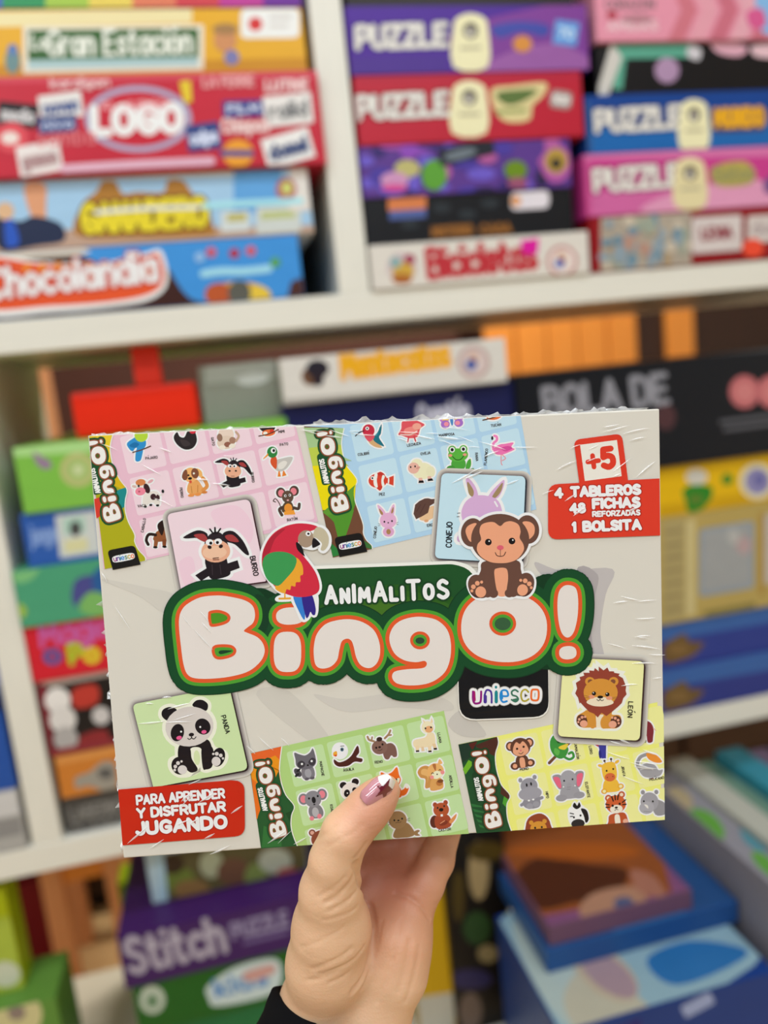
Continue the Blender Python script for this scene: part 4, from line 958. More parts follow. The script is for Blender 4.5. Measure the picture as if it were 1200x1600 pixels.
AN['colibri'] = '*b #c8a070 -3,0 2,0 6,6 9,10 3,9 -2,5; *b #1f6a78 2,0 6,-4 10,-11 9,-3 7,1 11,9 5,6 2,3; *e -2,-6 5.4,5.6 #b82c40; b #d05060 -6,-2 0,-3 3,0 -2,4; s #2a2226 .9 -6,-6 -10,-5 -14,-2; e -3,-8 1.6,1.6 #f0e8e4; e -3,-8 .7,.8 #222222; b #2a8494 3,-1 7,-5 8,-9 6,-2'
AN['lechuza'] = '*b #d05058 -8,-9 -3,-10 3,-10 8,-8 12,-5 8,-2 5,5 -2,6 -9,3 -12,2 -9,-3; b #e08078 -5,-3 3,-4 4,2 -2,4 -7,1; *s #c03a48 1.2 -3,5 -4,9; *s #c03a48 1.2 2,5 3,9; s #f0d0c8 .8 -10,2 -2,3 5,0; e 5,-4 4,3 #e89a88'
AN['butterfly'] = '*e -6,-6 5,6 #b878c0 15; *e 6,-6 5,6 #b878c0 -15; e -5,-6 3.6,5 #e0b838 15; e 5,-6 3.6,5 #e0b838 -15; *e -6,1 4,3.6 #9a68b8; *e 6,1 4,3.6 #9a68b8; e -5,1 2.2,2 #e08898; e 5,1 2.2,2 #e08898; *e 0,-3 1.4,6 #4a80b8'
AN['fish'] = '*e -2,0 8.4,6.4 #c8402c -6; *p #c8402c 5,-2 12,-5 12,4 6,2; *b #b8342a -4,-5 0,-8 4,-5; *b #c03828 -4,5 0,9 2,5; b #e8e0d8 -5,-6 -2.6,-6 -3,0 -2,6 -5,5 -6,0; b #e8e0d8 2,-5 4,-4 3,0 4,4 2,5 1,0; b #e8e0d8 7,-2.5 8,-2.6 8,2 7,2; e -7,-2 1.6,1.7 #efe8e0; e -7,-2 .8,.9 #1a1a1a'
AN['sheep'] = '*e 2,0 9,7.4 #dcd8b4; *e -3,-7 5,4 #dcd8b4; *e 9,1 4,5 #d8d4b0; *e -6,-3 5,5 #d8a898; e -8.6,-4 .7,.9 #222222; e -4.6,-4.4 .7,.9 #222222; *p #d8a898 -2,6 1,6 2,10 -2,10; *p #d8a898 6,5 9,5 10,9 6,9; p #1f1a1a -2,8.4 2,8.4 2.6,10.6 -2.4,10.6; p #1f1a1a 6,7.4 10,7 11,9 6,9.4; e -2,-3 2,1 #c89484 -20'
AN['frog'] = '*e 0,4 6.6,6.4 #4a9a3a; *e -7,8 4,3 #3f8a34; *b #4a9a3a 6,8 8,2 11,0 11,6 8,10; s #3f8a34 1.4 8,10 13,9; *e 0,-4 9,6 #56a83e; *e -5,-9 3.6,3.6 #56a83e; *e 5,-9 3.6,3.6 #56a83e; e -5,-9 2.4,2.5 #efece4; e 5,-9 2.4,2.5 #efece4; e -5,-9 1.4,1.5 #1a1a1a; e 5,-9 1.4,1.5 #1a1a1a; e -7,-4 1.8,1.2 #d8907a; e 6,-4 1.8,1.2 #d8907a; s #1f4a1c .7 -5,-3 -2,0 2,0 5,-3'
AN['flamingo'] = '*s #e07ab0 2.2 -7,0 -7,-5 -4,-8 -4,-11 -6,-12; *b #e070a8 -7,0 -2,-4 4,-5 11,-6 9,-2 12,0 6,3 0,5 -5,4; b #c84a90 0,-1 6,-3 10,-1 4,2; e -8,-10 1,1.8 #2a2226; s #d88a90 .8 0,5 0,12 1,14; s #d88a90 .8 1,5 4,8 1,10'
AN['rabbit'] = '*b #d4a4c4 -6,-6 -9,-14 -8,-15 -4,-11 -2,-7; *b #d4a4c4 1,-7 4,-14 6,-15 6,-11 5,-6; b #a07a50 -7.6,-12 -4.4,-8 -5,-6 -7,-8; b #a07a50 5,-13 5,-9 3.4,-7 3,-9; *e 0,-1 7.4,7 #d4a4c4; *e 0,9 5,4.4 #cf9cbe; e 0,9 2,2.4 #a07a50; e -3.4,0 .8,.9 #222222; e 3.4,-.4 .8,.9 #222222; e 0,1 .7,.6 #333333; s #555555 .3 -7,2 -9,1.4; s #555555 .3 -7,3 -9,3.4; s #555555 .3 7,1.4 9,.8; s #555555 .3 7,2.4 9,3'
AN['hedgehog'] = '*b #d8b48c -2,0 8,-4 10,4 6,7 0,9 -6,7; *p #5a4038 -11,2 -10,-2 -9,-6 -5,-9 0,-11 3,-11 6,-10 10,-10 8,-6 4,-4 2,2 -4,5 -9,7; *e 0,9 2,1.2 #d09a70; s #4a322c .5 -8,0 -4,-6; s #4a322c .5 -5,2 0,-6'
AN['raccoon'] = '*e -9,6 2.6,4.4 #4a464c -30; e -10,8 2.4,1.2 #26242a -30; e -8,4 2.4,1 #26242a -30; *b #77747a -4,2 4,2 6,8 4,13 -4,13 -6,8; e 0,8 3,4 #98969c; *b #66636a -9,-12 -5,-10 0,-8 5,-10 8,-13 9,-5 8,1 3,4 -4,4 -9,0 -9,-6; b #3c383e -8,-2 -4,-4 -1,-1 -3,2 -7,2; b #3c383e 2,-2 6,-5 9,-2 6,2 3,1; e -4,-1 1,1 #e8e4e0; e 5,-2 1,1 #e8e4e0; e 1,1 1,.8 #1a1a1a; e -2,13 2,1.2 #5a565c; e 3,13 2,1.2 #5a565c'
AN['eagle'] = '*b #4a2420 -10,2 -6,5 0,4 6,0 12,-8 13,-2 10,2 15,4 14,7 8,6 2,9 -6,9 -10,6; *e -4,-5 6,6.4 #ece8e2; e -2,-6 1.6,1.8 #5a7a8a; e -2,-6 .8,.9 #1a1a1a; *b #e0a034 -10,-4 -7,-5 -7,-1 -10,-1; p #c83a2a -10,-2 -7,-2 -8,0; s #333333 .6 -3,-9 0,-9'
AN['moose'] = '*b #76564c -1,0 6,-2 10,2 10,10 7,11 5,9 2,12 -1,11 -2,6; *e -4,0 7,6.4 #7d5d52; *s #9a7a58 1.8 -8,-6 -12,-8 -13,-11; *s #9a7a58 1.4 -10,-7 -9,-10; *s #9a7a58 1.8 2,-7 6,-10 8,-13; *s #9a7a58 1.4 5,-9 8,-9; *e -3,-7 2.6,2 #3a2622; e -7,0 .9,1 #1c1412; e -1,-2 .9,1 #1c1412; e -4,0 1.2,.9 #2a1a18; s #3a2622 .4 -6,2.4 -4,3 -2,2'
AN['llama'] = '*b #e3cda8 -10,2 0,0 3,-4 8,-3 9,4 7,8 -4,9 -10,8; *e 3,-9 5.4,5.4 #e8d6b4; *b #e0c8a0 0,-13 -1,-16 1,-14; *b #e0c8a0 6,-13 7,-17 8,-13; e 4,-7 3.6,3 #d8a070; e 1,-8 .8,.9 #222222; e 6,-8.6 .8,.9 #222222; *p #e0c8a0 -9,7 -6,7 -6,12 -9,12; *p #d8bc94 -4,8 -2,8 -1,12 -4,12; *p #e0c8a0 2,8 5,8 5,13 2,13; *p #d8bc94 6,6 9,6 10,11 7,11; p #2a2220 -9,11 -6,11 -6,12.4 -9,12.4; p #2a2220 2,12 5,12 5,13.4 2,13.4; p #2a2220 7,10 10,10 10,11.6 7,11.6'
AN['koala'] = '*e -9,-5 4.4,5 #77757a; *e 8,-7 4.4,5 #77757a; e -9,-5 2.8,3.4 #d87c88; e 8,-7 2.8,3.4 #d87c88; *b #77757a -4,2 4,2 7,8 5,13 -3,13 -6,8; e 0,8 3,4.4 #a8a6aa; *e -.5,-4 7.4,7.4 #828086; e 0,-3 1.8,3 #1c1a1e; e -4,-5 .9,1 #1c1a1e; e 4,-6 .9,1 #1c1a1e; e 0,1 1,.6 #1c1a1e; e -4,13 2,2 #d87c88; e 3,12 2,2.2 #d87c88'
AN['panda'] = '*e -6,-9 3.2,3 #1d191c; *e 5,-10.6 3.2,3 #1d191c; *b #1d191c -5,5 5,4 7,11 5,14 -4,14 -6,10; *e 0,-3 8.4,7.4 #d9d3cc; e -3.8,-1.6 2.6,3.4 #1d191c 20; e 4,-2.6 2.6,3.4 #1d191c -25; e -3.4,-1.6 .6,.6 #f0ece8; e 3.6,-2.8 .6,.6 #f0ece8; e 0,.6 1.2,.8 #1d191c; s #1d191c .5 -2,2.4 -1,2.8 0,2 1,2.8 2,2.2'
AN['fox'] = '*b #d8621f -2,2 4,2 7,7 6,13 -2,13 -5,8; *b #d8621f 6,8 10,6 12,3 14,6 11,11 7,12; e 12.6,4.4 1.6,2 #f0e4d0; *b #dc6a24 -9,-11 -4,-9 1,-10 6,-14 7,-7 8,-2 4,3 -3,4 -8,0; b #efe0c4 -2,0 3,-3 7,-4 6,0 2,3; e 4,-3 .9,1 #222222; e 1,2 1.2,.9 #222222; b #efe0c4 -1,5 2,4 3,10 0,12'
AN['squirrel'] = '*b #c08a4c -9,10 -8,2 -12,0 -14,-5 -11,-9 -6,-10 -2,-7 -3,0 -2,8; b #d8a868 -7,6 -6,0 -11,-3 -10,-7 -6,-7 -4,-3; *b #d09a58 -2,2 6,3 7,11 2,13 -5,12; *e 2,-4 7.4,7 #dca866; *b #dca866 5,-10 7,-14 9,-10; b #f0dcbc -2,-1 2,-4 6,-3 8,0 3,3 -1,2; b #a8683a 0,-10 3,-10 2,-4; e -2,1 1.8,1.6 #e08a88; e 8,-2 1.8,1.8 #e08a88; s #3a2620 .6 -2,-2 -1,-3 0,-2; s #3a2620 .6 5,-4 6,-5 7,-4; e 3,-1 .7,.6 #3a2620; e 4,7 3,2.6 #b0703a; e 5,5.4 2.8,1.6 #7a4828'
AN['seal'] = '*b #94744e -3,2 5,0 10,6 11,11 6,13 0,13 -6,13 -8,10; *b #94744e 10,9 14,7 16,8 14,10 16,12 12,12; *e -3,-3 8,8 #9a7a54; e -6,-3 .8,.9 #222222; e 1,-4 .8,.9 #222222; e -2.4,-2.6 1,.7 #222222; s #4a3424 .4 -5,-.6 -3,-1 -2,-.6 0,-1.4; s #333333 .3 5,-3 8,-4; s #333333 .3 5,-2 8,-2; s #333333 .3 -10,-1 -12,-2; s #333333 .3 -10,0 -12,1'
AN['beaver'] = '*e -7,6 4,5.6 #5a2c22 10; *b #9a452c -5,1 5,1 8,7 6,12 -4,13 -7,8; *b #d08a54 6,7 13,1 12,5 8,9; *e -5,-9 2,2.2 #9a452c; *e 4.6,-10 2,2.2 #9a452c; *e 0,-4 7,6.4 #a8502f; e -3,-6 .8,.9 #222222; e 3,-7 .8,.9 #222222; e 0,-4 2,1.6 #1f1412; p #f0e8dc -1,0 1,0 1,2 -1,2; e 1,8 4,2 #7a3524 -15; s #d8906a .7 -2,8 2,6'
AN['bear'] = '*e -7,-7 3,3 #7a4030; e -7,-7 1.8,1.8 #d0a090; *e 0,0 9,8 #8a4a36; e 0,3 4,3 #d8b8a0'
AN['monkey'] = '*e -8.6,-7 4,4.2 #5c3a2c; *e 8.4,-8 4,4.2 #5c3a2c; e -8.8,-7 2.4,2.8 #d99a78; e 8.6,-8 2.4,2.8 #d99a78; *b #5c3a2c -4,3 4,3 6,9 5,13 -4,13 -6,9; *e -7,11 4,3.4 #5c3a2c; *e 7,10 4,3.4 #5c3a2c; *e 0,-5 9,8.4 #5c3a2c; b #d99a78 -6,-6 -3,-10 0,-8 3,-10 6,-6 7,-1 4,2 0,3 -4,2 -7,-1; b #d99a78 -2,5 2,5 2,13 -2,13; e -7,11 2,2 #d99a78; e 7,10 2,2 #d99a78; e -3,-4 1,1 #1f1614; e 3,-5 1,1 #1f1614; e 0,-2 .9,.7 #d06a70; s #3a2420 .5 -2,0 0,1 2,-.4'
AN['chameleon'] = '*s #6a4430 2.6 -10,13 0,4 14,-8; *b #3c8a3c -8,-6 -5,-11 0,-13 5,-11 9,-7 6,-3 8,2 5,8 0,10 -5,7 -8,1; *s #3c8a3c 2.2 3,8 8,11 12,9 11,5 8,6; e 0,-6 2.2,2.2 #2a5a2a; e .3,-6 1,1.1 #1a1a1a; b #d8c040 0,-1 8,-3 5,2 0,1; b #5aa84a -4,0 0,3 -2,7 -5,4'
AN['macaw'] = '*e 0,-4 7,6 #b83448; *p #3a3a90 -3,0 4,0 3,12 -1,12; e 4,-3 3,3 #d0703a; e -2,8 1.2,4 #2a2a78'
AN['tapir'] = '*b #7a2c34 -10,-6 -2,-8 5,-6 8,0 7,8 6,12 2,12 1,5 -4,5 -10,4; s #d8b0a0 .8 8,0 10,2; p #d8c4b4 -1,5 1,5 0,11 -3,8'
AN['hippo'] = '*e -7,-12 1.8,2 #8a8890; *e 6,-13 1.8,2 #8a8890; *b #86848c -4,4 4,4 8,8 6,14 -4,14 -8,9; *e 0,-6 7.6,7 #8e8c94; *e 0,1 10.4,6 #96949c; e -2,-7 .8,1.6 #1f1d22; e 2,-7.4 .8,1.6 #1f1d22; *s #86848c 2.8 -5,8 -9,10; *s #86848c 2.8 5,7 10,6; e -2,7 1,.8 #f0ece6; e 2,6.6 1,.8 #f0ece6; e -2,12 3,2.6 #94929a; e 4,11 3,2.6 #94929a'
AN['elephant'] = '*b #8c8a90 -14,-9 -8,-10 -5,-6 -6,2 -9,3 -12,-2; *b #8c8a90 14,-10 8,-11 5,-6 6,2 9,3 12,-2; b #d8627c -13,-8 -8,-7 -7,1 -9,2 -12,-3; b #d8627c 13,-9 8,-8 7,1 9,2 12,-3; *b #96949a -6,2 6,2 9,8 8,12 -8,12 -9,8; *e 0,-5 7.4,8 #9a989e; *s #96949a 4.4 0,0 -1,5 -4,7; *e -8,11 5,3 #908e94; *e 8,10 5,3 #908e94; e -4,-4 .8,.9 #1f1d22; e 3.6,-4.6 .8,.9 #1f1d22; s #7c7a80 .4 -2,2 1,2; s #7c7a80 .4 -2.4,4 .6,4'
AN['giraffe'] = '*s #5a3a28 .8 -3,-11 -4,-15; *s #5a3a28 .8 2,-12 2,-16; *e -4,-15 1,1 #3a2620; *e 2,-16 1,1 #3a2620; *b #dfae3c -5,2 4,2 7,8 6,13 -6,13 -8,9; *b #e2b23e -6,-12 4,-13 6,-4 4,3 -4,4 -7,-3; *e -8,-11 2.4,1.3 #dfae3c 20; *e 7,-13 2.4,1.3 #dfae3c -30; e -.6,0 4.8,3.8 #c8643a; e -3,-6 .8,.9 #222222; e 3,-7 .8,.9 #222222; e -3,0 .6,.5 #7a3420; e 2,-.4 .6,.5 #7a3420; *e -7,12 2.8,2.4 #d8a034; *e 8,9 2.8,2.4 #d8a034; e -7,12 1.5,1.4 #f0d8a0; e 8,9 1.5,1.4 #f0d8a0'
AN['pelican'] = '*s #8f8d90 3 -6,4 -9,-2 -6,-8 0,-10; *b #98969a -8,2 -2,-2 6,0 9,5 13,5 10,10 2,11 -5,9; *b #dd8a34 0,-11 8,-9 13,-2 7,-2 1,-6; s #c0bec0 .8 -7,3 0,2 4,4; s #b05a40 .5 1,12 4,12'
AN['rhino'] = '*b #8a888c 2,-4 10,-2 14,2 14,10 4,10; *e 0,-2 8,8.4 #96949a; *e -3,3 6.6,5.6 #a09ea4; *e -5,-11 1.8,2 #8a888c; *e 7,-10 1.8,2 #8a888c; e -5,-3 .8,.9 #222222; e 3,-2 .8,.9 #222222; *b #d8d4cc -5,0 -2,1 -2,4; s #7a787c .4 -6,6 0,7'
AN['tiger'] = '*e -6,-11 3,3 #b0502c; *e 6,-13 3,3 #b0502c; e -6,-11 1.6,1.6 #e8c8b0; e 6,-13 1.6,1.6 #e8c8b0; *b #b0502c -6,4 6,3 9,9 8,14 -8,14 -8,9; *e 0,-5 9,8 #c25a30; e 0,-.6 5.6,3.8 #ead6c4; b #ead6c4 -2,5 2,5 2,14 -2,14; s #241a18 1.2 -3,-12 -2,-8; s #241a18 1.2 0,-13 0,-9; s #241a18 1.2 3,-13 2,-9; s #241a18 1.1 -9,-6 -6,-5; s #241a18 1.1 -9,-3 -6,-3; s #241a18 1.1 9,-8 6,-6; s #241a18 1.1 9,-4 6,-4; e -3,-4 1,1.1 #1f1614; e 3.4,-5 1,1.1 #1f1614; e 0,-2 1.4,.9 #1f1614; s #1f1614 .5 -1.6,.4 0,-.4 1.6,.2; e 7,11 2.4,2.2 #d8a088'
AN['zebra'] = '*b #e8e4de -6,-8 0,-11 6,-9 7,0 4,6 -4,6 -7,0; *b #1d1a1c 4,-8 9,-6 10,2 7,5 6,-1; *b #1d1a1c -3,-11 -1,-14 1,-11 3,-14 4,-10 0,-8; e 0,5 6,4 #2a2728; s #1d1a1c .9 -6,-5 -3,-4; s #1d1a1c .9 -6,-2 -4,-2; e -3,-1 .9,1 #1d1a1c; e 3,-2 .9,1 #1d1a1c'
AN['lion_top'] = '*b #8a4028 -10,4 -11,-2 -8,-8 -2,-11 4,-11 9,-7 11,-1 10,5; e 0,2 7.4,6.6 #c88a34; e -6,-4 2,2 #c88a34; e 6,-4 2,2 #c88a34; e -3,1 .9,1 #222222; e 3,1 .9,1 #222222'
def animal(A, name, x, y, sc, rot, rim=1.3, base=None):
    keep = A.z
    if base is not None: A.z = base
    A.at(x, y, sc, rot); sketch(A, AN[name], rim); A.home()
    A.z = keep

def board(label, quad, band, wave, cells, grid, strip, beasts, tags, base, sc=1.75):
    """one printed bingo board: side strip with the small title, then twelve animal cells"""
    A = art(base)
    A.poly(quad, cells[0])
    cell_grid(A, *grid, cells[1])
    for nm, x, y, *r in beasts:
        z0 = A.z; animal(A, nm, x, y, r[1] if len(r) > 1 else sc, r[0] if r else -12)
    A.z = A.top
    for s, x, y, ang in tags: tiny(A, s, x, y, ang)
    wv = catmull(wave, False, 4)
    A.poly(np.vstack([wv + np.array([1.6, 0]), np.array(band[::-1])]), '#eef0d8')
    strip(A, wv, band)
    A.home()
    o = A.build('printed_board', game, .4, G); o['label'] = label
    return A.top

def fill_strip(A, wv, band, col): A.poly(np.vstack([wv, np.array(band[::-1])]), col)
def split(A, wv, i0, i1, left, col):
    A.poly(np.vstack([wv[i0:i1 + 1], np.array(left)]), col)

Z1 = 9e-5
# pink board
def s_pink(A, wv, band):
    fill_strip(A, wv, band, '#a3a01c')
    split(A, wv, 0, 7, [(172, 730), (142, 720), (140, 682)], '#d8bd2c')
    split(A, wv, 14, 19, [(195, 766), (178, 758)], '#c8a818'); split(A, wv, 19, 27, [(180, 803), (172, 770)], '#1f8080')
    A.poly([(147, 780), (158, 776), (158, 806), (151, 810)], '#c83a2c')
    small_title(A, (174.5, 802), (148.5, 691)); small_maker(A, 193, 870, 42, -11)
t1 = board('pink bingo board printed at the upper left', [(139, 681), (462, 665), (497, 815), (400, 838), (162, 889)], [(138.5, 681), (164, 889)],
      [(176, 679), (172, 696), (173, 714), (178, 733), (188, 751), (198, 765), (195.6, 780), (195, 796), (200, 815), (210, 835), (210, 846), (216, 859), (226, 870), (227, 876)],
      ('#d9b0c0', '#dfc6ce'), ((224, 705), (67, -15.5), (15, 65), 4, 3), s_pink,
      [('bird', 216, 696, -2), ('hen', 292, 690, -4), ('cat', 354, 684, -8), ('toucan', 420, 678, -6), ('cow', 232, 770, -6), ('dog', 303, 752, -8), ('donkey', 364, 738, 2), ('duck', 433, 722, -2), ('horse', 254, 833, 4), ('mouse', 450, 785, -3)],
      [('PÁJARO', 237, 717, -6), ('GATO', 331, 690, 80), ('MIMI', 440, 676, -8), ('VACA', 222, 792, -6), ('PERRO', 282, 770, 82), ('BURRO', 393, 746, 82), ('PATO', 444, 696, -8), ('CABALLO', 226, 821, -80), ('RATÓN', 457, 813, -10)], Z1)
# blue board
def s_blue(A, wv, band):
    fill_strip(A, wv, band, '#6a4632')
    split(A, wv, 0, 9, [(550, 720), (487, 718), (475, 668)], '#9cba86'); split(A, wv, 5, 11, [(545, 728), (489, 730), (482, 700), (520, 695)], '#b0c04a')
    split(A, wv, 10, 18, [(553, 794), (504, 797), (488, 728), (540, 725)], '#dccb10')
    split(A, wv, 18, 25, [(540, 815), (535, 838), (528, 838), (524, 816), (504, 800)], '#5c9030')
    split(A, wv, 22, 25, [(545, 818)], '#4c8428')
    A.poly([(512, 805), (553, 797), (548, 815), (540, 838), (528, 840), (522, 816)], '#4e8a2c')
    A.poly([(514, 845), (530, 860), (531, 867), (520, 870)], '#2f7a3a'); split(A, wv, 44, 52, [(570, 855), (562, 840)], '#3a6a34')
    small_title(A, (530.5, 787), (507, 677)); small_maker(A, 547, 850, 42, -11)
t2 = board('pale blue bingo board printed at the top middle', [(475, 666), (813, 648), (838, 796), (520, 871)], [(475, 666), (520, 871)],
      [(537, 669), (533, 690), (535, 709), (540.5, 727), (557, 749), (553, 764), (554, 782), (561, 802), (567, 820.5), (567, 833), (572, 844), (580, 852), (581, 858)],
      ('#a3c4dc', '#b6d2e0'), ((581, 687), (64, -15.5), (13.5, 63), 4, 3), s_blue,
      [('colibri', 580, 683, -4), ('lechuza', 643, 674, -4), ('butterfly', 706, 660, -6), ('toucan', 772, 652, -8, 2.0), ('fish', 594, 751, 2), ('sheep', 657, 736, -3), ('frog', 716, 718, -3), ('flamingo', 783, 702, 0), ('rabbit', 606.5, 815, -2), ('hedgehog', 665, 798, -4)],
      [('COLIBRÍ', 568, 711, -8), ('LECHUZA', 647, 696, -10), ('MARIPOSA', 698, 681, -6), ('TUCÁN', 775, 666, -8), ('PEZ', 597, 774, -6), ('OVEJA', 665, 710, -8), ('RANA', 743, 714, 84), ('FLAMENCO', 761, 714, -84), ('CONEJO', 588, 832, -84), ('ERIZO', 674, 822, -8)], Z1)
# green board
def s_green(A, wv, band):
    fill_strip(A, wv, band, '#24532c')
    split(A, wv, 0, 12, [(436, 1203), (405, 1268), (402, 1280), (388, 1178)], '#db8a1c'); split(A, wv, 0, 4, [(430, 1180), (395, 1196), (388, 1178)], '#d8602a')
    A.poly([(393, 1215), (404, 1225), (408, 1262), (401, 1280)], '#d86a20'); A.poly([(412, 1290), (440, 1300), (440, 1322), (409, 1324)], '#2f6a34'); split(A, wv, 22, 27, [(446, 1270)], '#1c4424')
    small_title(A, (434, 1296), (410, 1192))
t3 = board('green bingo board printed at the lower middle, under the thumb', [(387, 1178), (693.5, 1110.5), (733, 1304), (408, 1326)], [(387, 1178), (408, 1326)],
      [(439.6, 1166), (437, 1187), (436, 1205), (439, 1223), (446, 1242), (459, 1259), (455, 1273), (454, 1289), (457, 1304), (464, 1322)],
      ('#a6c678', '#b6d29a'), ((482, 1196), (62.5, -14.8), (14, 61), 4, 3), s_green,
      [('raccoon', 479, 1194, -10), ('eagle', 539, 1181, -6), ('moose', 600, 1166, -10), ('llama', 664, 1152, -4), ('koala', 491, 1255, -8), ('panda', 549, 1241, -8), ('fox', 613, 1224, -8), ('squirrel', 678, 1212, -8), ('bear', 502, 1311, -10), ('seal', 627, 1286, -4), ('beaver', 690, 1272, -6)],
      [('MAPACHE', 501, 1201, 80), ('ÁGUILA', 545, 1204, -8), ('RENO', 592, 1192, -8), ('LLAMA', 685, 1153, 80), ('KOALA', 517, 1265, 80), ('ARDILLA', 703, 1221, 80), ('CASTOR', 695, 1298, -8)], Z1)
# yellow board
def s_yel(A, wv, band):
    fill_strip(A, wv, band, '#1f4a2a')
    split(A, wv, 0, 9, [(770, 1180), (740, 1165)], '#4a2a22'); A.poly([(716, 1163), (745, 1157), (742, 1178), (722, 1192)], '#20352a'); A.poly([(732, 1162), (746, 1158), (738, 1172)], '#54241f')
    A.poly([(723, 1202), (732, 1187), (737, 1190), (737, 1196), (727, 1210)], '#6aa82a'); split(A, wv, 24, 30, [(785, 1255), (788, 1240)], '#4a9430'); split(A, wv, 20, 26, [(782, 1240)], '#4a2a22')
    for k in range(5): A.poly([(735 + k * 3, 1255 + k * 8), (765 + k * 2, 1262 + k * 9), (738 + k * 3, 1260 + k * 8)], '#2c6a38')
    small_title(A, (770, 1281), (748.5, 1176), True, '#1d3d24')
t4 = board('yellow bingo board printed at the lower right', [(716, 1163), (1027, 1097), (1035, 1283), (745, 1304)], [(716, 1163), (745, 1304)],
      [(776.3, 1151), (778, 1161), (773.5, 1177), (773.5, 1192), (776.5, 1208), (783, 1226.5), (796, 1242.5), (791.5, 1255), (791, 1268), (793, 1282), (798.5, 1299)],
      ('#e5e076', '#e3de92'), ((815, 1178), (65, -14), (13, 62), 4, 3), s_yel,
      [('monkey', 814, 1176, -8), ('chameleon', 874, 1168, -4), ('macaw', 940, 1164, -4), ('tapir', 1007, 1139, -4), ('hippo', 828, 1238, -8), ('elephant', 889, 1226, -6), ('giraffe', 954, 1214, -6), ('pelican', 1012, 1196, -6), ('lion_top', 841, 1291, -6), ('zebra', 902, 1278, -6), ('tiger', 963, 1265, -6), ('rhino', 1015, 1256, -6)],
      [('MONO', 819, 1203, -8), ('CAMALEÓN', 899, 1173, 80), ('LORO', 921, 1172, 80), ('OSO', 1005, 1160, -8), ('HIPO', 853, 1242, 80), ('ELEFANTE', 916, 1234, 80), ('JIRAFA', 972, 1205, 80), ('PELÍCANO', 1026, 1218, -8)], Z1)
ZC = max(t1, t2, t3, t4) + 2e-5

# ---------------------------------------------------------------- four loose animal cards
def card(label, corners, r, col, edge, draw, base):
    A = art(base)
    c = np.array(corners, float)
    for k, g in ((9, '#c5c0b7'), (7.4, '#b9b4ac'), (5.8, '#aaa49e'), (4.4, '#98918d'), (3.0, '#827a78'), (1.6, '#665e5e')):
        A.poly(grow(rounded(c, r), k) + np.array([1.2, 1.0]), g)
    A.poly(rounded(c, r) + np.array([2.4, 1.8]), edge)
    A.poly(rounded(c, r), col)
    draw(A)
    o = A.build('printed_card', game, .4, G); o['label'] = label
    return A.top
def pic_donkey(A):
    A.blob([(330, 800), (370, 790), (395, 820), (388, 850), (350, 830)], '#dfbfcc'); A.blob([(280, 880), (300, 870), (305, 900), (290, 915)], '#dfbfcc')
    A.at(337.5, 864, 3.05, -2); sketch(A, AN['donkey'], 1.5); A.home()
    A.at(337, 858, 3.05, -2)
    A.ell(-.5, 1.6, 6.2, 3.4, '#e6b598'); A.ell(-3, -1.2, 1.1, .9, '#2a1c1c', 30); A.ell(2.8, -1.4, 1.1, .9, '#2a1c1c', -30); A.stroke([(-1.4, 4.6), (1.4, 4.4)], .5, '#5a342c')
    A.stroke([(-2, 8), (-2, 13)], .4, '#3a3036'); A.stroke([(2, 8), (2.4, 13)], .4, '#3a3036'); A.home()
    text(A, 'BURRO', 391, 870, 7.6, 1.6, '#241c1c', 79, 30)
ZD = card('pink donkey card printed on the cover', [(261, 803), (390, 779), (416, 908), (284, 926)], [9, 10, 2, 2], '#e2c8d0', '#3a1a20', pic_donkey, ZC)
RABBIT = '*b #c9a3c9 -7.5,-9 -11.5,-17 -12.5,-22 -10,-22 -5,-16 -3,-9; *b #c9a3c9 4,-9 6,-14 11,-20 14.5,-23 14.5,-18 11,-10; b #97805c -11.4,-20 -6.6,-14 -7,-9.6 -10,-12; b #97805c 13.4,-21 13,-15 9.4,-10 7,-11; *b #c9a3c9 -14,4 -12,-5 -6,-10 2,-11 10,-9 14,-3 15,6 8,14 -8,14; *b #c9a3c9 -15,18 -8,16 -6,22 -15,23; s #eadcea 1.2 9,-7 11,-4; s #555555 .5 -17,3 -15,2.6; s #555555 .5 -17,5.4 -15.4,5.2'
def pic_rabbit(A):
    A.at(752, 798, 2.2, 4); sketch(A, RABBIT, 2.2); A.home()
    text(A, 'CONEJO', 705, 855, 8.4, 1.8, '#20242a', -88, 39)
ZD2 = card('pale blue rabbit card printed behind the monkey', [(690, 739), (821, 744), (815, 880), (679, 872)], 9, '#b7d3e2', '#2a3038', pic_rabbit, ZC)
def toes(A, x, y, rx, ry, pads, pad, col, rot):
    A.ell(x, y, rx, ry, col, rot)
    for px, py, r in pads: A.ell(px, py, r, r, pad)
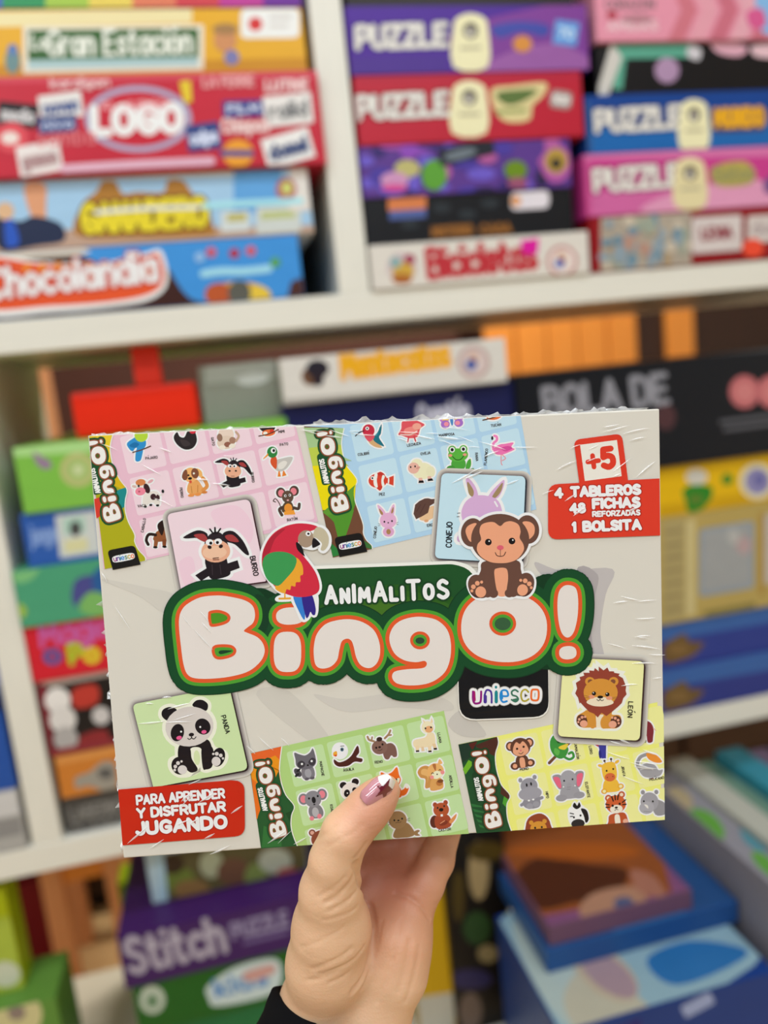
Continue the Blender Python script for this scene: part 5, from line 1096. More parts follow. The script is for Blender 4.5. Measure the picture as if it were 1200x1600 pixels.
def pic_panda(A):
    A.at(200, 1070, 1 / 6, 0)
    sil = [catmull([(320, 290), (330, 230), (400, 205), (460, 240), (380, 330)]), catmull([(605, 190), (640, 145), (700, 140), (750, 180), (735, 240), (660, 220)]), ellipse(578, 388, 226, 186, -8), catmull([(480, 570), (600, 570), (740, 510), (800, 600), (900, 640), (905, 700), (860, 755), (790, 770), (740, 790), (700, 780), (640, 740), (650, 790), (600, 818), (540, 835), (470, 830), (415, 780), (410, 710), (470, 672)])]
    for s_ in sil: A.poly(grow(s_, 32), '#dfe2cc')
    K = '#1e181b'
    A.poly(sil[0], K); A.poly(sil[1], K)
    A.blob([(488, 560), (600, 560), (740, 508), (790, 590), (800, 700), (785, 770), (735, 790), (705, 770), (700, 680), (690, 600), (640, 580), (585, 600), (590, 680), (630, 760), (655, 790), (610, 818), (560, 800), (475, 690)], K)
    A.ell(640, 690, 52, 105, '#dfe2cc', -4); A.ell(648, 680, 30, 70, '#c8d4a4', -4)
    A.blob([(690, 600), (735, 540), (800, 600), (795, 720), (780, 770), (735, 790), (703, 775)], K); A.blob([(488, 580), (580, 590), (600, 690), (655, 785), (612, 818), (565, 800), (476, 690)], K)
    A.ell(486, 755, 76, 84, K, -20); A.ell(848, 675, 62, 90, K, 15)
    A.ell(578, 388, 226, 186, '#c9c1bb', -8)
    A.ell(465, 445, 62, 82, K, 12); A.ell(703, 388, 70, 78, K, -35)
    A.ell(500, 436, 9, 9, '#efeae6'); A.ell(679, 392, 9, 9, '#efeae6'); A.ell(481, 493, 26, 18, '#d85888', -15); A.ell(714, 438, 24, 17, '#d85888', -10)
    A.ell(596, 464, 25, 17, K, -8); A.stroke([(562, 498), (575, 508), (592, 500), (598, 482)], 8, K); A.stroke([(598, 482), (604, 498), (622, 503), (640, 484)], 8, K)
    for x, y, rx, ry in ((512, 792, 44, 42), (828, 714, 42, 44)): A.ell(x, y, rx, ry, '#cdc6c2')
    for x, y, r in ((440, 795, 13), (446, 762, 17), (471, 730, 18), (504, 714, 11), (801, 644, 11), (834, 643, 18), (871, 658, 17), (892, 686, 11)): A.ell(x, y, r, r, '#cdc6c2')
    A.home(); text(A, 'PANDA', 346, 1118.5, 6.6, 1.4, '#20221c', 75, 28)
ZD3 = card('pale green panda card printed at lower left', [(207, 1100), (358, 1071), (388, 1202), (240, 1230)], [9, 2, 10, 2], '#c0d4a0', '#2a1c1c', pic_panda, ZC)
def pic_lion(A):
    A.at(860, 1020, .15, 0)
    mane = [(255, 420), (275, 370), (262, 310), (310, 280), (300, 250), (350, 235), (340, 205), (405, 205), (400, 180), (450, 185), (460, 155), (500, 190), (500, 140), (550, 180), (590, 150), (610, 190), (660, 190), (660, 205), (720, 215), (705, 235), (750, 260), (785, 345), (780, 390), (790, 430), (755, 470), (740, 520), (700, 560), (640, 610), (580, 655), (530, 620), (490, 670), (450, 630), (400, 610), (350, 560), (310, 515), (300, 525), (285, 465)]
    base = [(400, 590), (620, 600), (640, 640), (720, 650), (735, 720), (690, 780), (620, 785), (550, 785), (510, 770), (470, 775), (420, 775), (330, 775), (275, 735), (275, 660), (340, 615)]
    A.poly(grow(np.array(mane), 34), '#ebe6d4'); A.poly(grow(catmull(base), 26), '#ebe6d4')
    A.blob(base, '#c98a38'); A.poly([(470, 640), (550, 640), (545, 775), (475, 775)], '#ecd2b8')
    A.ell(325, 705, 56, 66, '#5a3428', -15); A.ell(680, 715, 58, 64, '#5a3428', 15); A.ell(344, 735, 40, 36, '#d99a80'); A.ell(645, 743, 42, 38, '#d99a80')
    for x, y, r in ((288, 718, 11), (298, 690, 14), (327, 668, 15), (358, 664, 12), (640, 672, 12), (672, 678, 15), (702, 698, 14), (708, 730, 11)): A.ell(x, y, r, r, '#d99a80')
    A.ell(432, 720, 42, 66, '#c98a38', -8); A.ell(560, 720, 42, 68, '#c98a38', 8)
    A.poly(mane, '#8c3f30')
    for x in (408, 655): A.ell(x, 295, 50, 46, '#c98a38'); A.ell(x + (4 if x < 500 else -6), 296, 26, 24, '#7c4a34')
    A.ell(520, 410, 178, 145, '#c98a38'); A.blob([(372, 510), (430, 470), (515, 455), (600, 470), (655, 515), (600, 545), (515, 556), (430, 545)], '#ead0b6')
    A.ell(425, 455, 34, 20, '#d89070'); A.ell(610, 468, 34, 20, '#d89070')
    A.ell(450, 420, 22, 21, '#1c1614'); A.ell(590, 430, 22, 21, '#1c1614'); A.ell(444, 412, 6, 6, '#f0ece4'); A.ell(584, 422, 6, 6, '#f0ece4')
    A.ell(516, 457, 30, 15, '#1c1614'); A.stroke([(480, 482), (498, 496), (514, 482), (532, 496), (550, 486)], 7, '#1c1614'); A.stroke([(514, 460), (514, 482)], 6, '#1c1614')
    for p in ([(350, 440), (405, 455)], [(355, 465), (405, 462)], [(640, 465), (690, 455)], [(640, 475), (688, 475)]): A.stroke(p, 3, '#6a4a2c')
    A.home(); text(A, 'LEÓN', 981.5, 1096, 6.8, 1.5, '#2a241c', 93, 24)
ZD4 = card('pale yellow lion card printed at the right', [(880, 1027), (1006, 1033), (999, 1157), (871, 1150)], 9, '#e2deA0'.lower(), '#3a2622', pic_lion, ZC)
ZE = max(ZD, ZD2, ZD3, ZD4) + 2e-5

# ---------------------------------------------------------------- maker's black tab, title, corner banners, parrot, monkey
A = art(ZE)
A.poly(rounded([(713.5, 1035), (857, 1040), (858, 1121), (717, 1126)], [4, 4, 24, 26]), '#e0dcd4')
A.poly(rounded([(715, 1035), (856, 1040), (857, 1119), (718, 1124)], [4, 4, 24, 26]), '#18181a')
UN = [('u', '#8a1c74', '~258,400 258,480 275,520 310,522 338,500 343,400', 22), ('n', '#47308c', '378,510 378,440|~378,440 400,385 440,395 452,440 452,515', 20), ('i', '#1c7f86', '500,400 500,510|497,352 497,356', 26), ('e', '#2482c8', '~548,445 620,445 612,395 575,385 548,410 545,470 570,508 610,500', 20),
      ('s', '#3a6e58', '~725,400 695,382 662,400 668,435 710,450 728,480 700,505 660,485', 18), ('c', '#a89a2c', '~835,405 805,378 770,395 758,440 772,490 805,498 838,478', 18), ('o', '#e0682c', 'o900,378 935,385 942,435 932,485 898,492 868,480 864,430 872,385', 20)]
S = lambda d: [np.array([tuple(map(float, q.split(','))) for q in p.lstrip('~o').split(' ')]) for p in d.split('|')]
A.at(700, 1020, .15)
def un_paths():
    for c, p in (('#a01c60', [(266, 408), (270, 490)]), ('#47308c', [(386, 450), (386, 508)]), ('#1c7f86', [(500, 410), (500, 505)]), ('#2482c8', [(556, 412), (560, 470)]), ('#3a6e58', [(680, 488), (716, 480)])):
        yield c, np.array(p, float), (34 if p[0][0] < 600 and c != '#2482c8' else 24)
    for ch, c, d, w in UN:
        for part in d.split('|'):
            p = np.array([tuple(map(float, q.split(','))) for q in part.lstrip('~o').split(' ')])
            if part[0] == '~': p = catmull(p, False, 4)
            if part[0] == 'o': p = catmull(p, True, 4); p = np.vstack([p, p[:1]])
            yield c, p, w
A.put(union([A._px(q) for c, p, w in un_paths() for q in capsule_pieces(p, w + 62, False, 12)]), '#9a968e')
A.put(union([A._px(q) for c, p, w in un_paths() for q in capsule_pieces(p, w + 50, False, 12)]), '#f2eeea')
for c, p, w in un_paths(): A.put(union([A._px(q) for q in capsule_pieces(p, w, False, 10)]), c)
A.home()
A.build('maker_label', game, .4, G)['label'] = 'black tab with a rainbow coloured word'

A = art(ZE + 4e-5)
A.poly(rounded([(488, 884), (708, 876), (746, 884), (752, 930), (700, 990), (500, 990), (484, 930)], [2, 6, 26, 4, 4, 4, 2]), '#e4e2d8')
A.poly(rounded([(489, 889), (706, 881), (740, 889), (748, 930), (700, 990), (500, 990), (487, 930)], [2, 6, 24, 4, 4, 4, 2]), '#1f4c26')
for k, c in ((0, '#28541f'), (1, '#305c20'), (2, '#386422'), (3, '#416a22')): A.ell(607, 975, 128 - k * 18, 62 - k * 9, c, -3)
back = LETTERS + [catmull([(400, 945), (425, 953), (448, 960), (440, 1000), (410, 990)]), catmull([(838, 940), (864, 926), (866, 1010), (846, 1012)])]
A.buffer(back, 25.5, '#153620', 14)
A.buffer(LETTERS, 24, '#184527', 14)
A.blob([(400, 928), (420, 936), (432, 944), (426, 955), (416, 985), (404, 990), (402, 950)], '#183a24')
for L in LETTERS: A.buffer([L], 11.6, '#4a9430', 12)
for L in LETTERS: A.buffer([L], 6.2, '#d4552c', 12)
for L in LETTERS: A.poly(L, '#d8d0ca')
for h, g in ((H_B1, '#4a8a24'), (H_B2, '#4a9430'), (H_g, '#4a9430'), (H_O, '#4a9430')):
    A.poly(h, '#d4552c'); A.poly(grow(h, -4.6), g)
A.poly(catmull(q4([(328, 474), (345, 462), (412, 464), (380, 478), (340, 486)], 4, 260, 900)), '#1c3f28'); A.ell(656, 1000.4, 7, 5, '#2c4434'); A.ell(785, 974.2, 12.5, 10, '#36583a')
# subtitle
x = 508.0
caps = (1, .78, 1.0, .78, 1.1, .74, .74, 1.12, .82, 1.05)
text(A, 'ANIMALITOS', 510, 941.5, 25, 6.4, '#efece2', -2.6, 189, under=(3.0, '#1c3f22'), caps=caps, gap=2.3)
A.build('title_lettering', game, .4, G)['label'] = 'big rounded white title with orange and green rims'
ZT = A.top + 2e-5

A = art(ZC)
R_ = '#cf3a28'
A.poly(rounded([(856, 757), (1030, 747.5), (1031, 836.5), (856, 843)], [16, 0, 0, 16]), R_)
A.at(938, 716, 1, -7.5); A.poly(rounded([(-38, -34), (38, -34), (38, 42), (-38, 42)], [11, 11, 2, 2]), R_); A.poly([(-29, -25), (29, -25), (29, 32), (-29, 32)], '#ddd8cd')
text(A, '+', -20.5, 20, 36, 7.5, R_, 0, 17); text(A, '5', 3, 15, 28, 9.5, R_, 0, 15); A.home()
RD = '#a82c20'
for s, x0, y, h, w, fit in (('4', 868, 777, 13, 4.8, 10), ('TABLEROS', 893, 775, 13, 5.2, 106), ('48', 891.5, 800.5, 12.5, 4.8, 21), ('FICHAS', 927, 793.5, 13, 5.2, 71), ('REFORZADAS', 926, 806.8, 7.2, 2.6, 73), ('1', 895, 830, 13, 5, 3), ('BOLSITA', 912, 829, 13, 5.2, 88)):
    text(A, s, x0, y, h, w, '#f3ece4', -2.2, fit, under=(1.6, RD))
A.build('corner_banner', game, .4, G)['label'] = 'red banner listing the contents, with the age square on top'
A = art(ZD3 + 1e-5)
A.poly(rounded([(185, 1233), (366, 1218), (382, 1222), (383, 1305), (192, 1320)], [0, 8, 12, 16, 0]), '#bd2814')
for s, x0, y, h, w, fit in (('PARA APRENDER', 215, 1256, 13, 3.7, 136), ('Y DISFRUTAR', 216, 1276.5, 13, 4.3, 136), ('JUGANDO', 215, 1302.5, 17, 6.0, 139)):
    text(A, s, x0, y, h, w, '#f0eae2', -4.6, fit, under=(1.6, '#a02418'))
A.build('corner_banner', game, .4, G)['label'] = 'red banner inviting to learn and play, lower left'

A = art(ZT)
A.at(250, 770, .225, 0)                      # parrot, traced in its own coordinates
body = [(708, 470), (720, 390), (770, 300), (850, 240), (950, 212), (1050, 218), (1100, 240), (1060, 260), (980, 290), (960, 350), (985, 420), (1040, 490), (1085, 560), (1108, 640), (1095, 690), (1040, 715), (960, 722), (890, 705), (820, 670), (760, 600), (718, 530)]
tail = [(920, 715), (990, 700), (1075, 700), (1085, 790), (1075, 845), (1045, 838), (1020, 870), (990, 875), (960, 810)]
head = [(1090, 238), (1140, 250), (1172, 300), (1172, 360), (1140, 402), (1115, 390), (1110, 360), (1060, 380), (980, 360), (962, 310), (1000, 262)]
for p in (body, tail, head): A.poly(grow(catmull(p), 17), '#efe9e2')
A.poly(grow(catmull([(815, 728), (860, 712), (915, 722), (905, 742), (820, 744)]), 10), '#efe9e2')
A.stroke([(830, 733), (905, 731)], 14, '#d89a34', False); A.stroke([(868, 700), (868, 730)], 10, '#d89a34', False)
A.blob([(925, 715), (985, 705), (1005, 800), (1005, 878), (975, 840)], '#3578c4'); A.blob([(985, 708), (1050, 700), (1080, 790), (1078, 842), (1060, 845), (1045, 825), (1030, 860), (1012, 855)], '#33277e')
A.blob(body, '#c42c40'); A.blob([(712, 430), (740, 350), (810, 270), (870, 250), (800, 320), (760, 420), (720, 480)], '#a62636')
A.blob([(800, 655), (840, 600), (900, 540), (940, 450), (985, 490), (995, 560), (975, 575), (975, 615), (945, 620), (940, 648), (912, 645), (905, 672), (880, 668), (868, 695), (830, 685)], '#dd9c30')
A.blob([(712, 500), (730, 440), (790, 410), (870, 410), (930, 435), (950, 470), (930, 530), (880, 590), (830, 640), (790, 635), (740, 590)], '#3b8f4e')
A.blob([(950, 340), (985, 372), (1000, 420), (1005, 440), (960, 400), (946, 365)], '#1f1a1c')
A.ell(1015, 318, 56, 60, '#9c8672', 10); A.blob([(1066, 312), (1112, 350), (1095, 368), (1058, 378)], '#1f1a1c'); A.blob([(1085, 240), (1135, 248), (1170, 300), (1168, 360), (1140, 398), (1116, 392), (1125, 350), (1090, 315), (1062, 300)], '#b8ae94')
A.ell(1030, 282, 18, 18, '#efe9e2'); A.ell(1031, 283, 8, 8, '#1f1a1c')
A.home(); A.build('parrot_print', game, .4, G)['label'] = 'red, green and blue parrot sticker picture'

A = art(ZT + 1e-5)
A.at(680, 780, 1 / 6, 0)                     # monkey
BR, SK = '#63453a', '#dd9a78'
bod = catmull([(460, 580), (760, 570), (800, 660), (815, 700), (880, 695), (918, 760), (905, 850), (850, 905), (790, 905), (740, 900), (700, 915), (660, 905), (575, 900), (540, 922), (500, 910), (430, 925), (360, 895), (318, 810), (330, 740), (415, 700), (425, 660)])
ears = [ellipse(345, 310, 106, 134, 8, 36), ellipse(865, 282, 106, 134, -8, 36)]
headp = ellipse(606, 372, 272, 236, 2, 44)
for p in ears + [headp, bod]: A.poly(grow(p, 26), '#f0ebe2')
for p in ears: A.poly(p, BR)
A.blob([(282, 300), (310, 245), (385, 225), (355, 320), (350, 390), (315, 385)], SK); A.blob([(815, 215), (880, 210), (925, 250), (925, 320), (890, 365), (868, 365), (855, 290)], SK)
A.poly(bod, BR)
A.ell(395, 820, 84, 105, '#4c2f2a', -12); A.ell(838, 800, 84, 112, '#4c2f2a', 14); A.ell(385, 800, 80, 96, BR, -10); A.ell(845, 782, 80, 96, BR, 10)
A.ell(478, 780, 75, 140, BR, -6); A.ell(735, 780, 78, 135, BR, 6)
A.blob([(552, 665), (580, 645), (640, 640), (672, 662), (680, 740), (668, 830), (655, 902), (590, 902), (572, 840), (556, 750)], SK)
A.ell(545, 880, 42, 42, BR); A.ell(690, 878, 42, 40, BR)
A.poly(headp, BR)
A.blob([(412, 300), (430, 240), (490, 215), (550, 215), (606, 250), (650, 215), (710, 205), (775, 235), (797, 300), (788, 360), (822, 420), (825, 480), (770, 555), (690, 590), (600, 597), (510, 585), (430, 540), (390, 480), (395, 420), (428, 375)], SK)
for x, y in ((495, 400), (716, 390)): A.ell(x, y, 31, 31, '#1d1718'); A.ell(x + 8, y - 9, 7, 7, '#f4f0ec')
A.ell(607, 452, 32, 23, '#d05c6c'); A.stroke([(608, 470), (608, 530)], 5, '#4a2a26', False); A.stroke([(560, 498), (575, 525), (608, 533), (640, 525), (657, 493)], 7, '#2a1a1a')
A.ell(424, 866, 50, 52, SK, -10); A.ell(815, 848, 50, 54, SK, 8)
for x, y, r in ((341, 856, 14), (355, 818, 22), (392, 785, 22), (432, 774, 14), (798, 757, 14), (840, 762, 22), (878, 790, 22), (897, 826, 14)): A.ell(x, y, r, r, SK)
A.home(); A.build('monkey_print', game, .4, G)['label'] = 'sitting brown monkey sticker picture'

# ---------------------------------------------------------------- clear film: ragged seam along the edges and small raised creases
def film_mat():
    m = bpy.data.materials.new('whitened_film'); m.use_nodes = True
    nt = m.node_tree; L = nt.links; b = nt.nodes['Principled BSDF']; out = nt.nodes['Material Output']
    b.inputs['Base Color'].default_value = (.95, .94, .92, 1); b.inputs['Roughness'].default_value = .12  # near-white base puts glare and glints into the film's colour
    b.inputs['Specular IOR Level'].default_value = 1.0; b.inputs['Coat Weight'].default_value = .6
    b.inputs['Alpha'].default_value = .55
    return m
FILM = film_mat()
rnd = random.Random(11)
V, Fc = [], []
def fin(p0, p1, out, n, hmin, hmax, y0, yj):
    """a ragged strip of film standing off one edge of the box"""
    k = len(V)
    p0, p1, out = np.array(p0), np.array(p1), np.array(out)
    for i in range(n + 1):
        t = i / n
        h = hmin + (hmax - hmin) * (.5 + .5 * math.sin(i * .9 + rnd.random() * 2.4)) * rnd.random()
        yy = y0 + yj * (rnd.random() - .5)
        b = p0 + (p1 - p0) * t
        for f, dy in ((-.0006, 0), (.55 * h, yj * (rnd.random() - .5)), (h, yj * (rnd.random() - .5))):
            q = b + out * f
            V.append((q[0], yy + dy, q[1]))
    for i in range(n):
        for r in range(2):
            a0 = k + i * 3 + r
            Fc.append((a0, a0 + 3, a0 + 4, a0 + 1))
fin((-BW / 2, BH), (-.02, BH), (0, 1), 60, .0004, .0016, .004, .003)
fin((-.03, BH), (BW / 2 - .003, BH), (0, 1), 90, .0008, .0032, .006, .004)
fin((-BW / 2, .085), (-BW / 2, BH), (-1, 0), 70, .0004, .0018, .006, .004)
fin((-BW / 2, .0), (-BW / 2, .125), (-1, 0), 80, .0012, .0046, .008, .006)
fin((-BW / 2, .0), (-BW / 2 + .06, 0), (0, -1), 44, .0006, .0034, .006, .004)
fin((BW / 2, .0), (BW / 2, BH), (1, 0), 90, .0003, .0010, .006, .003)
def crease(u, v, ang, L, w, h, base):
    """a small raised wrinkle in the film, a thin half-round rib that thins out at both ends"""
    k = len(V); n = 8
    a = math.radians(ang); bend = (rnd.random() - .5) * .25
    for i in range(n + 1):
        t = i / n; s = (t - .5) * L
        cu, cv = u + s * math.cos(a) - bend * s * s / L * math.sin(a), v + s * math.sin(a) + bend * s * s / L * math.cos(a)
        ww = w * math.sin(math.pi * min(max(t, .04), .96))
        for o, hh in ((-1, 0), (-.5, .75), (0, 1), (.5, .75), (1, 0)):
            x, y, z = face_place(cu - o * ww * math.sin(a), cv + o * ww * math.cos(a), base + hh * h * (ww / w))
            V.append((x, y, z))
    for i in range(n):
        for r in range(4):
            a0 = k + i * 5 + r
            Fc.append((a0, a0 + 5, a0 + 6, a0 + 1))
ZF_ = ZT + 6e-4
spots = []
for u0, u1, v0, v1, ang, n in ((830, 1010, 690, 800, -31, 11), (640, 830, 665, 700, 12, 9), (480, 640, 670, 690, 10, 8), (200, 380, 1200, 1330, -34, 11), (210, 290, 1085, 1140, -8, 6), (160, 330, 880, 1010, 52, 6), (940, 1030, 930, 1075, 4, 12), (170, 260, 690, 800, 25, 5),
                               (900, 1020, 650, 700, -12, 4), (960, 1030, 1110, 1230, 10, 8), (700, 860, 700, 760, -24, 5), (430, 470, 1300, 1322, -40, 3), (290, 360, 690, 780, 12, 3), (390, 470, 1150, 1175, 35, 3)):
    for i in range(n): spots.append((u0 + rnd.random() * (u1 - u0), v0 + rnd.random() * (v1 - v0), ang + (rnd.random() - .5) * 24, 12 + rnd.random() * 34, .7 + rnd.random() * 1.1))
for u, v, ang, L, w in spots: crease(u, v, ang, L, w, .00016 + rnd.random() * .0002, ZF_ - 5e-4)
wrap = mesh_obj('shrink_wrap', V, Fc, FILM, game, None, True)
wrap['label'] = 'clear crinkled film standing off the box edges'

# ================================================================== the hand that holds the game (left hand, palm to the phone)
def C(u, v, z): return np.array([(u - CX) / F_PX * z, (v - CY) / F_PX * z, z])
def onbox(x, z, y): return BOX_O + ex * x + ez * z + ey * y

def cone(P, a, b, ra, rb):
    ab = b - a
    t = np.clip(((P - a) @ ab) / (ab @ ab), 0, 1)
    return np.linalg.norm(P - a - t[:, None] * ab, axis=1) - (ra + t * (rb - ra))
def smin(a, b, k):
    h = np.clip(.5 + .5 * (b - a) / k, 0, 1)
    return b + (a - b) * h - k * h * (1 - h)
def chain(P, pts, k):
    d = None
    for (a, ra), (b, rb) in zip(pts[:-1], pts[1:]):
        e = cone(P, a, b, ra, rb)
        d = e if d is None else smin(d, e, k)
    return d
AX = np.array([-.40, .85, -.33]); AX /= np.linalg.norm(AX)          # forearm, running down and towards the viewer
THUMB = [(C(603, 1233, .3592), .0062), (C(590, 1248, .3577), .0080), (C(570, 1270, .3560), .0092), (C(540, 1303, .3540), .0102), (C(523, 1345, .3565), .0108),
         (C(517, 1392, .3630), .0138), (C(518, 1448, .3710), .0180), (C(510, 1505, .3770), .0188), (C(500, 1560, .3840), .0170)]
W1, W2 = C(496, 1572, .388), C(582, 1596, .390)
PALM = [[(W1, .0165), (C(540, 1470, .398), .0150), (C(572, 1372, .410), .0110)],
        [(C(540, 1585, .392), .0165), (C(575, 1465, .402), .0130), (C(603, 1362, .414), .0105)],
        [(C(560, 1590, .392), .0165), (C(605, 1465, .400), .0125), (C(634, 1368, .412), .0102)],
        [(W2, .0160), (C(618, 1520, .388), .0140), (C(628, 1470, .390), .0130), (C(646, 1412, .398), .0105)]]
FOREARM = [[(W1, .0165), (W1 + AX * .06, .019), (W1 + AX * .16, .023)], [(W2, .0160), (W2 + AX * .06, .019), (W2 + AX * .16, .023)]]
B_ = BT + .00105
FINGERS = [[(C(572, 1372, .410), .0108), (onbox(-.021, -.006, B_ + .0125), .0098), (onbox(-.027, .020, B_ + .0090), .0088), (onbox(-.033, .044, B_ + .0078), .0078), (onbox(-.036, .062, B_ + .0068), .0066)],
           [(C(603, 1362, .414), .0105), (onbox(-.003, -.006, B_ + .0130), .0098), (onbox(-.006, .026, B_ + .0090), .0088), (onbox(-.009, .054, B_ + .0078), .0078), (onbox(-.010, .074, B_ + .0068), .0066)],
           [(C(634, 1368, .412), .0102), (onbox(.015, -.006, B_ + .0125), .0094), (onbox(.015, .023, B_ + .0086), .0084), (onbox(.015, .048, B_ + .0076), .0075), (onbox(.015, .066, B_ + .0066), .0064)],
           [(C(646, 1412, .398), .0105), (C(664, 1382, .400), .0094), (C(682, 1345, .403), .0086), (onbox(.0352, -.009, B_ + .0090), .0081), (onbox(.0415, .012, B_ + .0078), .0074), (onbox(.0450, .030, B_ + .0068), .0066), (onbox(.047, .043, B_ + .0060), .0056)]]
CREASES = []
def hand_sdf(P, fine=True):
    d = None
    for c in PALM:
        e = chain(P, c, .010); d = e if d is None else smin(d, e, .012)
    for c in FOREARM: d = smin(d, chain(P, c, .01), .012)
    d = smin(d, chain(P, THUMB, .006), .0075)
    for c in FINGERS: d = smin(d, chain(P, c, .004), .0035)
    if fine:
        for pts, dep, w in CREASES:
            m = np.full(len(P), 1e9)
            for a, b in zip(pts[:-1], pts[1:]):
                ab = b - a; t = np.clip(((P - a) @ ab) / (ab @ ab), 0, 1)
                m = np.minimum(m, np.linalg.norm(P - a - t[:, None] * ab, axis=1))
            d = d + dep * np.exp(-(m / w) ** 2)
    return d
def march(u, v):
    dr = C(u, v, 1.0); dr /= np.linalg.norm(dr); t = .30
    for _ in range(60):
        h = hand_sdf((dr * t)[None], False)[0]
        if h < 2e-5: break
        t += h
    return dr * t
for pts, dep, w in (([(556, 1350), (563, 1380), (577, 1415), (585, 1450), (582, 1488), (571, 1520), (553, 1548)], .0030, .0015),
                    ([(618, 1396), (638, 1402), (656, 1414), (671, 1436)], .0010, .0011),
                    ([(508, 1411), (527, 1401), (548, 1378), (558, 1356)], .0008, .0011), ([(512, 1424), (535, 1413), (556, 1394)], .0006, .0010), ([(500, 1400), (520, 1388), (540, 1370)], .0004, .0009),
                    ([(488, 1514), (510, 1506), (530, 1497), (550, 1482)], .0006, .0010), ([(500, 1524), (525, 1514), (552, 1500), (570, 1478)], .0006, .0010), ([(515, 1536), (545, 1520)], .0005, .0009),
                    ([(596, 1440), (590, 1475), (580, 1510), (566, 1545)], .0006, .0011), ([(640, 1470), (634, 1510), (622, 1550)], .0005, .0016), ([(655, 1480), (648, 1520), (634, 1565)], .0004, .0014),
                    ([(556, 1340), (567, 1326), (572, 1318)], .0008, .0010), ([(505, 1438), (530, 1432), (558, 1418)], .0004, .0009), ([(470, 1480), (500, 1470), (535, 1450)], .0003, .0009), ([(480, 1532), (505, 1528), (530, 1516)], .0005, .0009), ([(612, 1500), (604, 1530), (590, 1565)], .0005, .0012), ([(625, 1440), (622, 1470), (612, 1500)], .0004, .0012), ([(566, 1290), (552, 1302), (538, 1308)], .0002, .0009), ([(497, 1310), (512, 1302), (524, 1290)], .0003, .0010), ([(512, 1322), (530, 1313)], .0003, .0009)):
    CREASES.append(([march(*p) for p in pts], dep * 1.5, w * .9))

def surface_net(f, lo, hi, h):
    n = np.ceil((np.array(hi) - lo) / h).astype(int) + 1
    xs = [lo[i] + h * np.arange(n[i]) for i in range(3)]
    val = np.empty(n, np.float32)
    for i in range(n[0]):                      # slab by slab, coarse value first, creases only near the skin
        Y, Z = np.meshgrid(xs[1], xs[2], indexing='ij')
        P = np.stack([np.full(Y.size, xs[0][i]), Y.ravel(), Z.ravel()], 1)
        d = f(P, False)
        near = np.abs(d) < .004
        if near.any(): d[near] = f(P[near], True)
        val[i] = d.reshape(Y.shape)
    s = val < 0
    mix = np.zeros(np.array(n) - 1, int)
    for dx in (0, 1):
        for dy in (0, 1):
            for dz in (0, 1):
                mix += s[dx:n[0] - 1 + dx, dy:n[1] - 1 + dy, dz:n[2] - 1 + dz]
    act = (mix > 0) & (mix < 8)
    idx = -np.ones(act.shape, int); cells = np.argwhere(act); idx[act] = np.arange(len(cells))
    acc = np.zeros((len(cells), 3)); cnt = np.zeros(len(cells))
    cor = [(a, b, c) for a in (0, 1) for b in (0, 1) for c in (0, 1)]
    for a in cor:
        for ax in range(3):
            if a[ax]: continue
            b = list(a); b[ax] = 1
            va = val[cells[:, 0] + a[0], cells[:, 1] + a[1], cells[:, 2] + a[2]]
            vb = val[cells[:, 0] + b[0], cells[:, 1] + b[1], cells[:, 2] + b[2]]
            cr = (va < 0) != (vb < 0)
            t = np.where(cr, va / np.where(cr, va - vb, 1), 0)
            p = np.array(a, float)[None] + np.eye(3)[ax][None] * t[:, None]
            acc[cr] += p[cr]; cnt[cr] += 1
    V = (cells + acc / cnt[:, None]) * h + lo
    Fs = []
    for ax in range(3):
        o1, o2 = [(1, 2), (2, 0), (0, 1)][ax]
        sl0 = [slice(1, n[i] - 1) for i in range(3)]; sl0[ax] = slice(0, n[ax] - 1)
        sl1 = list(sl0); sl1[ax] = slice(1, n[ax])
        a, b = s[tuple(sl0)], s[tuple(sl1)]
        for flip, m in ((False, a & ~b), (True, ~a & b)):
            q = np.argwhere(m)
            if not len(q): continue
            base = q + np.array([1, 1, 1]); base[:, ax] -= 1
            e1, e2 = np.eye(3, dtype=int)[o1], np.eye(3, dtype=int)[o2]
            g = lambda k: idx[tuple((base - k).T)]
            quad = np.stack([g(e1 + e2), g(e2), g(0 * e1), g(e1)], 1)
            Fs.append(quad[:, ::-1] if flip else quad)
    return V, np.vstack(Fs)

allp = np.array([p for c in [THUMB] + PALM + FOREARM + FINGERS for p, r in c])
HV, HF = surface_net(hand_sdf, allp.min(0) - .026, allp.max(0) + .026, .0009)
HW = CAM + HV @ RWC.T

